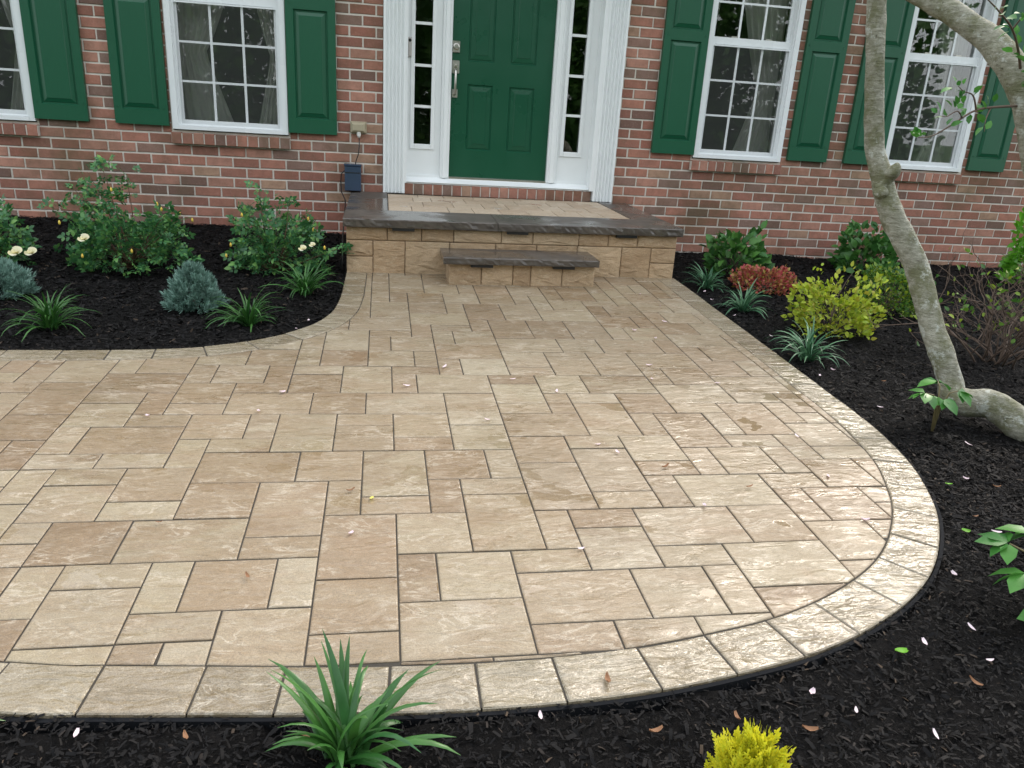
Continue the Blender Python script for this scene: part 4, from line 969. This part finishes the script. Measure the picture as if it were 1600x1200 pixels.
# golden conifer at the front
def spray():
    V = []; F = []
    def lob(p, d, L_, w_):
        b = len(V); d = Vector(d).normalized(); sd_ = Vector((d.y, -d.x, 0)); p = Vector(p)
        for c in ((0,0),(-.5,.35),(.5,.35),(-.35,.75),(.35,.75),(0,1)): V.append(tuple(p+sd_*c[0]*w_+d*c[1]*L_+Vector((0,0,.03*math.sin(b)))))
        F.extend([tuple(k+b for k in f) for f in ((0,2,1),(1,2,4),(1,4,3),(3,4,5))])
    for i in range(7):
        y = i*.13; lob((0,y,0), (0,1,0), .24, .085)
        if 0 < i:
            for s_ in (-1, 1):
                L_ = .34*(1-i/9); lob((0,y,0), (s_*.9,.75,0), L_*.6, .075); lob((s_*L_*.38,y+L_*.32,0), (s_*.7,.9,0), L_*.55, .07); lob((s_*L_*.30,y+L_*.25,0), (s_*1.0,.15,0), L_*.35, .06)
    return V, F
SPRAY = spray()
o = empty('golden_conifer', ground(.715, 1.075)); tag(o, 'golden yellow feathery dwarf conifer in the mulch before the patio', 'conifer')
n = 420; a = rng.uniform(0, 6.28, n); t = rng.uniform(0, 1, n)**.8; rad = .074*(1-t**2.2)**.6; rr = rng.uniform(.5, 1, n)
P = np.stack([np.cos(a)*rad*rr, np.sin(a)*rad*rr, .005+t*.150], 1); D = np.stack([np.cos(a)*.55*(1-t*.7), np.sin(a)*.55*(1-t*.7), np.full(n, .8)], 1)
foliage('foliage', o, SPRAY, P, D, .052, GOLD, .22, .2, 2.5, .35)
MB().tube([(0,0,-.02),(0,0,.1),(0,0,.15)], [.012,.008,.003], 6).build('stem', TWIG, o)

# ------------------------------------------------------------------ the leaning tree
tree = empty('leaning_tree', (2.94, -4.35, float(mulch_z(2.94, 2.65)))); tag(tree, 'smooth grey-barked tree with crooked low trunk leaning from the right bed', 'tree')
TL = Vector(tree.location)
def spline(pts, sub=6):
    P = [np.array(p, float) for p in pts]; out = []
    for i in range(len(P)-1):
        p0, p1, p2, p3 = P[max(i-1,0)], P[i], P[i+1], P[min(i+2,len(P)-1)]
        for j_ in range(sub):
            t = j_/sub; out.append(.5*((2*p1)+(-p0+p2)*t+(2*p0-5*p1+4*p2-p3)*t*t+(-p0+3*p1-3*p2+p3)*t**3))
    out.append(P[-1]); return out
def limb(name, pts, knots=(), seg=26, sub=9, amp=.075):
    S_ = spline(pts, sub); mb = MB(); mb.tube([p[:3] for p in S_], [p[3]*.85 for p in S_], seg)
    V = []
    n = seg
    for i, v in enumerate(mb.v):
        c = Vector(S_[i//n][:3]); v = Vector(v); d = v-c; r = S_[i//n][3]
        k = 1+amp*noise.noise(v*7)+amp*1.1*noise.noise(v*19)
        for kp, kr, ka in knots:
            q = (v-Vector(kp)).length/kr
            if q < 2: k += ka*math.exp(-q*q*1.6)
        V.append(tuple(c+d*k-TL))
    return obj(name, V, mb.f, BARK, tree, True)
trunk_pts = [(3.22,-4.49,-.20,.125),(2.94,-4.35,.03,.0925),(2.799,-4.25,.149,.085),(2.704,-4.15,.215,.077),(2.63,-4.09,.206,.074),(2.592,-4.04,.222,.070),(2.586,-4.0,.285,.064),(2.546,-3.94,.415,.0635),(2.524,-3.88,.506,.0625),(2.478,-3.75,.749,.063),(2.429,-3.70,.859,.063),(2.374,-3.64,.968,.0635),(2.33,-3.6,1.08,.0575),(2.294,-3.575,1.188,.054),(2.262,-3.55,1.29,.0505),(2.225,-3.53,1.5,.0485),(2.191,-3.52,1.7,.0476),(2.164,-3.5,1.896,.0469),(2.124,-3.5,2.094,.0445),(2.05,-3.5,2.6,.04),(1.9,-3.4,3.3,.03)]
limb('trunk', trunk_pts, [((2.43,-3.77,.79),.05,.22),((2.36,-3.70,1.0),.04,.18),((2.42,-3.76,.90),.03,.25),((2.545,-3.95,.60),.05,.10),((2.30,-3.64,1.17),.045,.3),((2.68,-4.2,.28),.06,.15)])
STUB = simple('dead_wood', (.13, .095, .065), .9, .2, .5, 60, .8, .01)
def knob(pts): 
    return limb('pruned_stub', pts, (), 14, 6, .55)
knob([(2.305,-3.60,1.11,.040),(2.312,-3.632,1.15,.036),(2.322,-3.648,1.182,.027),(2.322,-3.652,1.205,.019),(2.318,-3.652,1.212,.006)])
knob([(2.30,-3.60,1.07,.03),(2.292,-3.65,1.085,.028),(2.288,-3.662,1.09,.010)])
limb('limb', [(3.02,-4.40,-.22,.15),(2.97,-4.38,-.06,.118),(2.945,-4.37,.08,.096),(2.90,-4.42,.5,.082),(2.72,-4.43,.85,.078),(2.455,-4.40,1.165,.0716),(2.327,-4.35,1.45,.0653),(2.264,-4.3,1.578,.0605),(2.21,-4.2,1.684,.0544),(2.117,-4.1,1.773,.0505),(2.037,-4.0,1.844,.0466),(1.966,-3.9,1.912,.0426),(1.75,-3.7,2.15,.038),(1.4,-3.4,2.7,.028)])
tl_P = []; tl_D = []
def twig(pts, r0, nleaf):
    S_ = spline([(*p, 0) for p in pts], 5); n = len(S_); mb = MB(); mb.tube([p[:3] for p in S_], [r0*(1-.75*i/n) for i in range(n)], 6)
    obj('twig', [tuple(Vector(v)-TL) for v in mb.v], mb.f, TWIG, tree, True)
    for i in range(nleaf):
        k = rnd.randint(int(n*.25), n-1); p = Vector(S_[k][:3])-TL; d = Vector((rnd.gauss(-.4,.6), rnd.gauss(0,.6), rnd.gauss(.3,.6)))
        tl_P.append(p+d*.012); tl_D.append(d)
twig([(2.33,-4.34,1.46),(2.20,-4.37,1.45),(2.069,-4.40,1.43),(1.949,-4.45,1.375),(1.87,-4.47,1.335),(1.797,-4.5,1.326)], .0055, 16)
twig([(2.069,-4.40,1.43),(2.02,-4.43,1.475),(1.965,-4.45,1.485),(1.93,-4.46,1.50)], .0035, 11)
twig([(2.14,-4.38,1.44),(2.10,-4.42,1.40),(2.09,-4.44,1.36)], .003, 5)
twig([(2.0,-4.43,1.40),(1.95,-4.46,1.42),(1.90,-4.48,1.40),(1.86,-4.5,1.40)], .003, 9)
twig([(2.30,-4.31,1.53),(2.20,-4.38,1.62),(2.10,-4.44,1.69),(2.0,-4.48,1.735),(1.92,-4.5,1.77)], .006, 14)
twig([(2.10,-4.44,1.69),(2.12,-4.46,1.745),(2.14,-4.47,1.80)], .0035, 8)
twig([(2.2,-4.38,1.62),(2.21,-4.44,1.58),(2.20,-4.47,1.53)], .0035, 8)
twig([(2.30,-4.34,1.50),(2.33,-4.42,1.58),(2.30,-4.48,1.68)], .004, 10)
P = np.array([tuple(p) for p in tl_P]); D = np.array([tuple(d) for d in tl_D])
V, F = scatter(LEAFT[0], LEAFT[1], P, rotz_to(D, rng.normal(0, .8, len(P))), .034*(1+rng.uniform(-.35, .35, len(P))))
link('leaves', npmesh('leaves', V, F, PEONY, True), tree)

# ------------------------------------------------------------------ fallen petals, leaves and bits
def petal_mesh(name, L_, W_, curl, mat):
    V = []; F = []; k = 5
    for i in range(k):
        t = i/(k-1); w_ = W_*math.sin(math.pi*(.12+.84*t))**.8
        for s_ in (-1, 0, 1): V.append((s_*w_/2, (t-.5)*L_, .002+curl*(abs(s_)*.35*W_+ (t-.5)**2*L_*.8)))
    for i in range(k-1):
        for q in range(2): c = 3*i+q; F.append((c,c+1,c+4,c+3))
    return mesh(name, V, F, mat, True)
PM = [petal_mesh('petal', .034, .014, .6, PETAL), petal_mesh('petal', .028, .017, .9, PETAL), petal_mesh('petal', .04, .012, .4, PETAL)]
DM = [petal_mesh('dry_leaf', .035, .012, 1.0, DRYLEAF), petal_mesh('dry_leaf', .028, .009, .8, DRYLEAF)]
GM = petal_mesh('green_leaf', .03, .02, .5, BRIGHT)
def drop(name, me, X, Y, z, label, cat, group, k=1.0):
    o = link(name, me, None, (X, Y-WALL, z), (R(rnd.uniform(-12, 12)), R(rnd.uniform(-12, 12)), rnd.uniform(0, 6.28))); o.scale = (k*rnd.uniform(.8, 1.2),)*3
    tag(o, label, cat, group); return o
ON = [(-.09,2.10),(.60,1.98),(1.09,2.21),(1.62,2.09),(1.66,2.40),(.84,2.69),(.90,2.62),(.43,2.93),(.61,3.39),(.79,3.24),(.11,3.30),(-.42,3.22),(-.49,3.02),(-.90,2.98),(1.35,3.59),(1.53,4.03),(1.45,4.17),(1.70,4.36),(1.75,5.0),(1.80,4.72),(1.30,3.4),(1.72,2.75),(1.62,3.35),(.30,3.55),(1.15,5.25)]
for X, Y in ON:
    drop('petal', rnd.choice(PM), X, Y, plane_z(Y)+.003, 'pale pink petal fallen on the stone pavers', 'petal', 'petals on the patio', .85)
OFF = [(2.30,3.05),(2.22,2.37),(1.72,1.78),(1.42,1.50),(1.02,1.36),(1.10,1.30),(1.55,1.42),(2.30,4.15),(2.28,4.62),(2.28,5.0),(2.35,3.55),(2.22,3.45),(2.62,3.25),(2.45,2.65),(2.05,2.0),(.35,1.34),(-.62,1.38),(-.45,4.12),(-.40,4.25),(-1.30,5.18),(1.25,1.22),(1.6,1.55),(2.6,2.4),(2.35,5.3)]
for X, Y in OFF:
    drop('petal', rnd.choice(PM), X, Y, float(mulch_z(X, Y))+.016, 'pale petal lying on the black mulch', 'petal', 'petals on the mulch', .78)
for X, Y in [(-.10,2.36),(-.66,2.19),(.53,1.43),(1.05,2.49),(-.36,1.9),(1.31,2.33)]:
    drop('dry_leaf', rnd.choice(DM), X, Y, plane_z(Y)+.004, 'curled brown dry leaf on the stone pavers', 'leaf', 'dry leaves on the patio')
for X, Y in [(.80,1.30),(.95,1.25),(-.4,1.35),(.6,1.28),(1.45,1.35),(2.3,2.3),(1.95,1.75),(2.55,3.4),(-.15,1.33),(2.05,2.1)]:
    drop('dry_leaf', rnd.choice(DM), X, Y, float(mulch_z(X, Y))+.016, 'curled brown dry leaf on the black mulch', 'leaf', 'dry leaves on the mulch')
drop('yellow_leaf', petal_mesh('yellow_leaf', .028, .018, .3, thin('pale_yellow_leaf', [(.72,.68,.16),(.75,.70,.2)])), -.03, 2.31, plane_z(2.31)+.003, 'single pale yellow leaf on a narrow paver', 'leaf', None)
for X, Y in [(1.33,1.47),(1.95,2.02),(2.12,2.33)]:
    drop('green_leaf', GM, X, Y, float(mulch_z(X, Y))+.016, 'small bright green leaf on the mulch by the patio curve', 'leaf', 'green leaves on the mulch')

# ------------------------------------------------------------------ trees across the lawn, seen mirrored in the windows
def far_tree(x, y, h, rad, label, seed):
    o = empty('lawn_tree', (x, y, -.25)); tag(o, label, 'tree', 'trees across the lawn')
    MB().tube([(0,0,-.1),(.1,0,h*.3),(0,.1,h*.6),(0,0,h*.9)], [.28,.22,.15,.04], 10).build('trunk', BARK, o, True)
    n = 9000; P, D = dome(n, rad, rad, h*.78, .5, -.1, .4); P = lumpy(P, seed, .45, .55); P[:,2] += h*.10
    foliage('crown', o, LEAFT, P, D, .30, TREELEAF, .8, .1, 2); return o
for i, (x, y, h, r_, lb) in enumerate([(-9,-24,11,4.2,'tall broad tree across the lawn facing the house, at one end of the row'), (-2.5,-27,12,4.5,'tall tree across the lawn facing the front door'), (4,-23,9.5,3.8,'smaller round tree across the lawn facing the window by the stoop'), (10,-26,12.5,4.8,'tall tree across the lawn facing the house corner'), (17,-24,11,4.4,'tree across the lawn at the far end of the row'), (-15.5,-26,12,4.6,'tree across the lawn at the opposite far end of the row')]): far_tree(x, y, h, r_, lb, i*3.7)
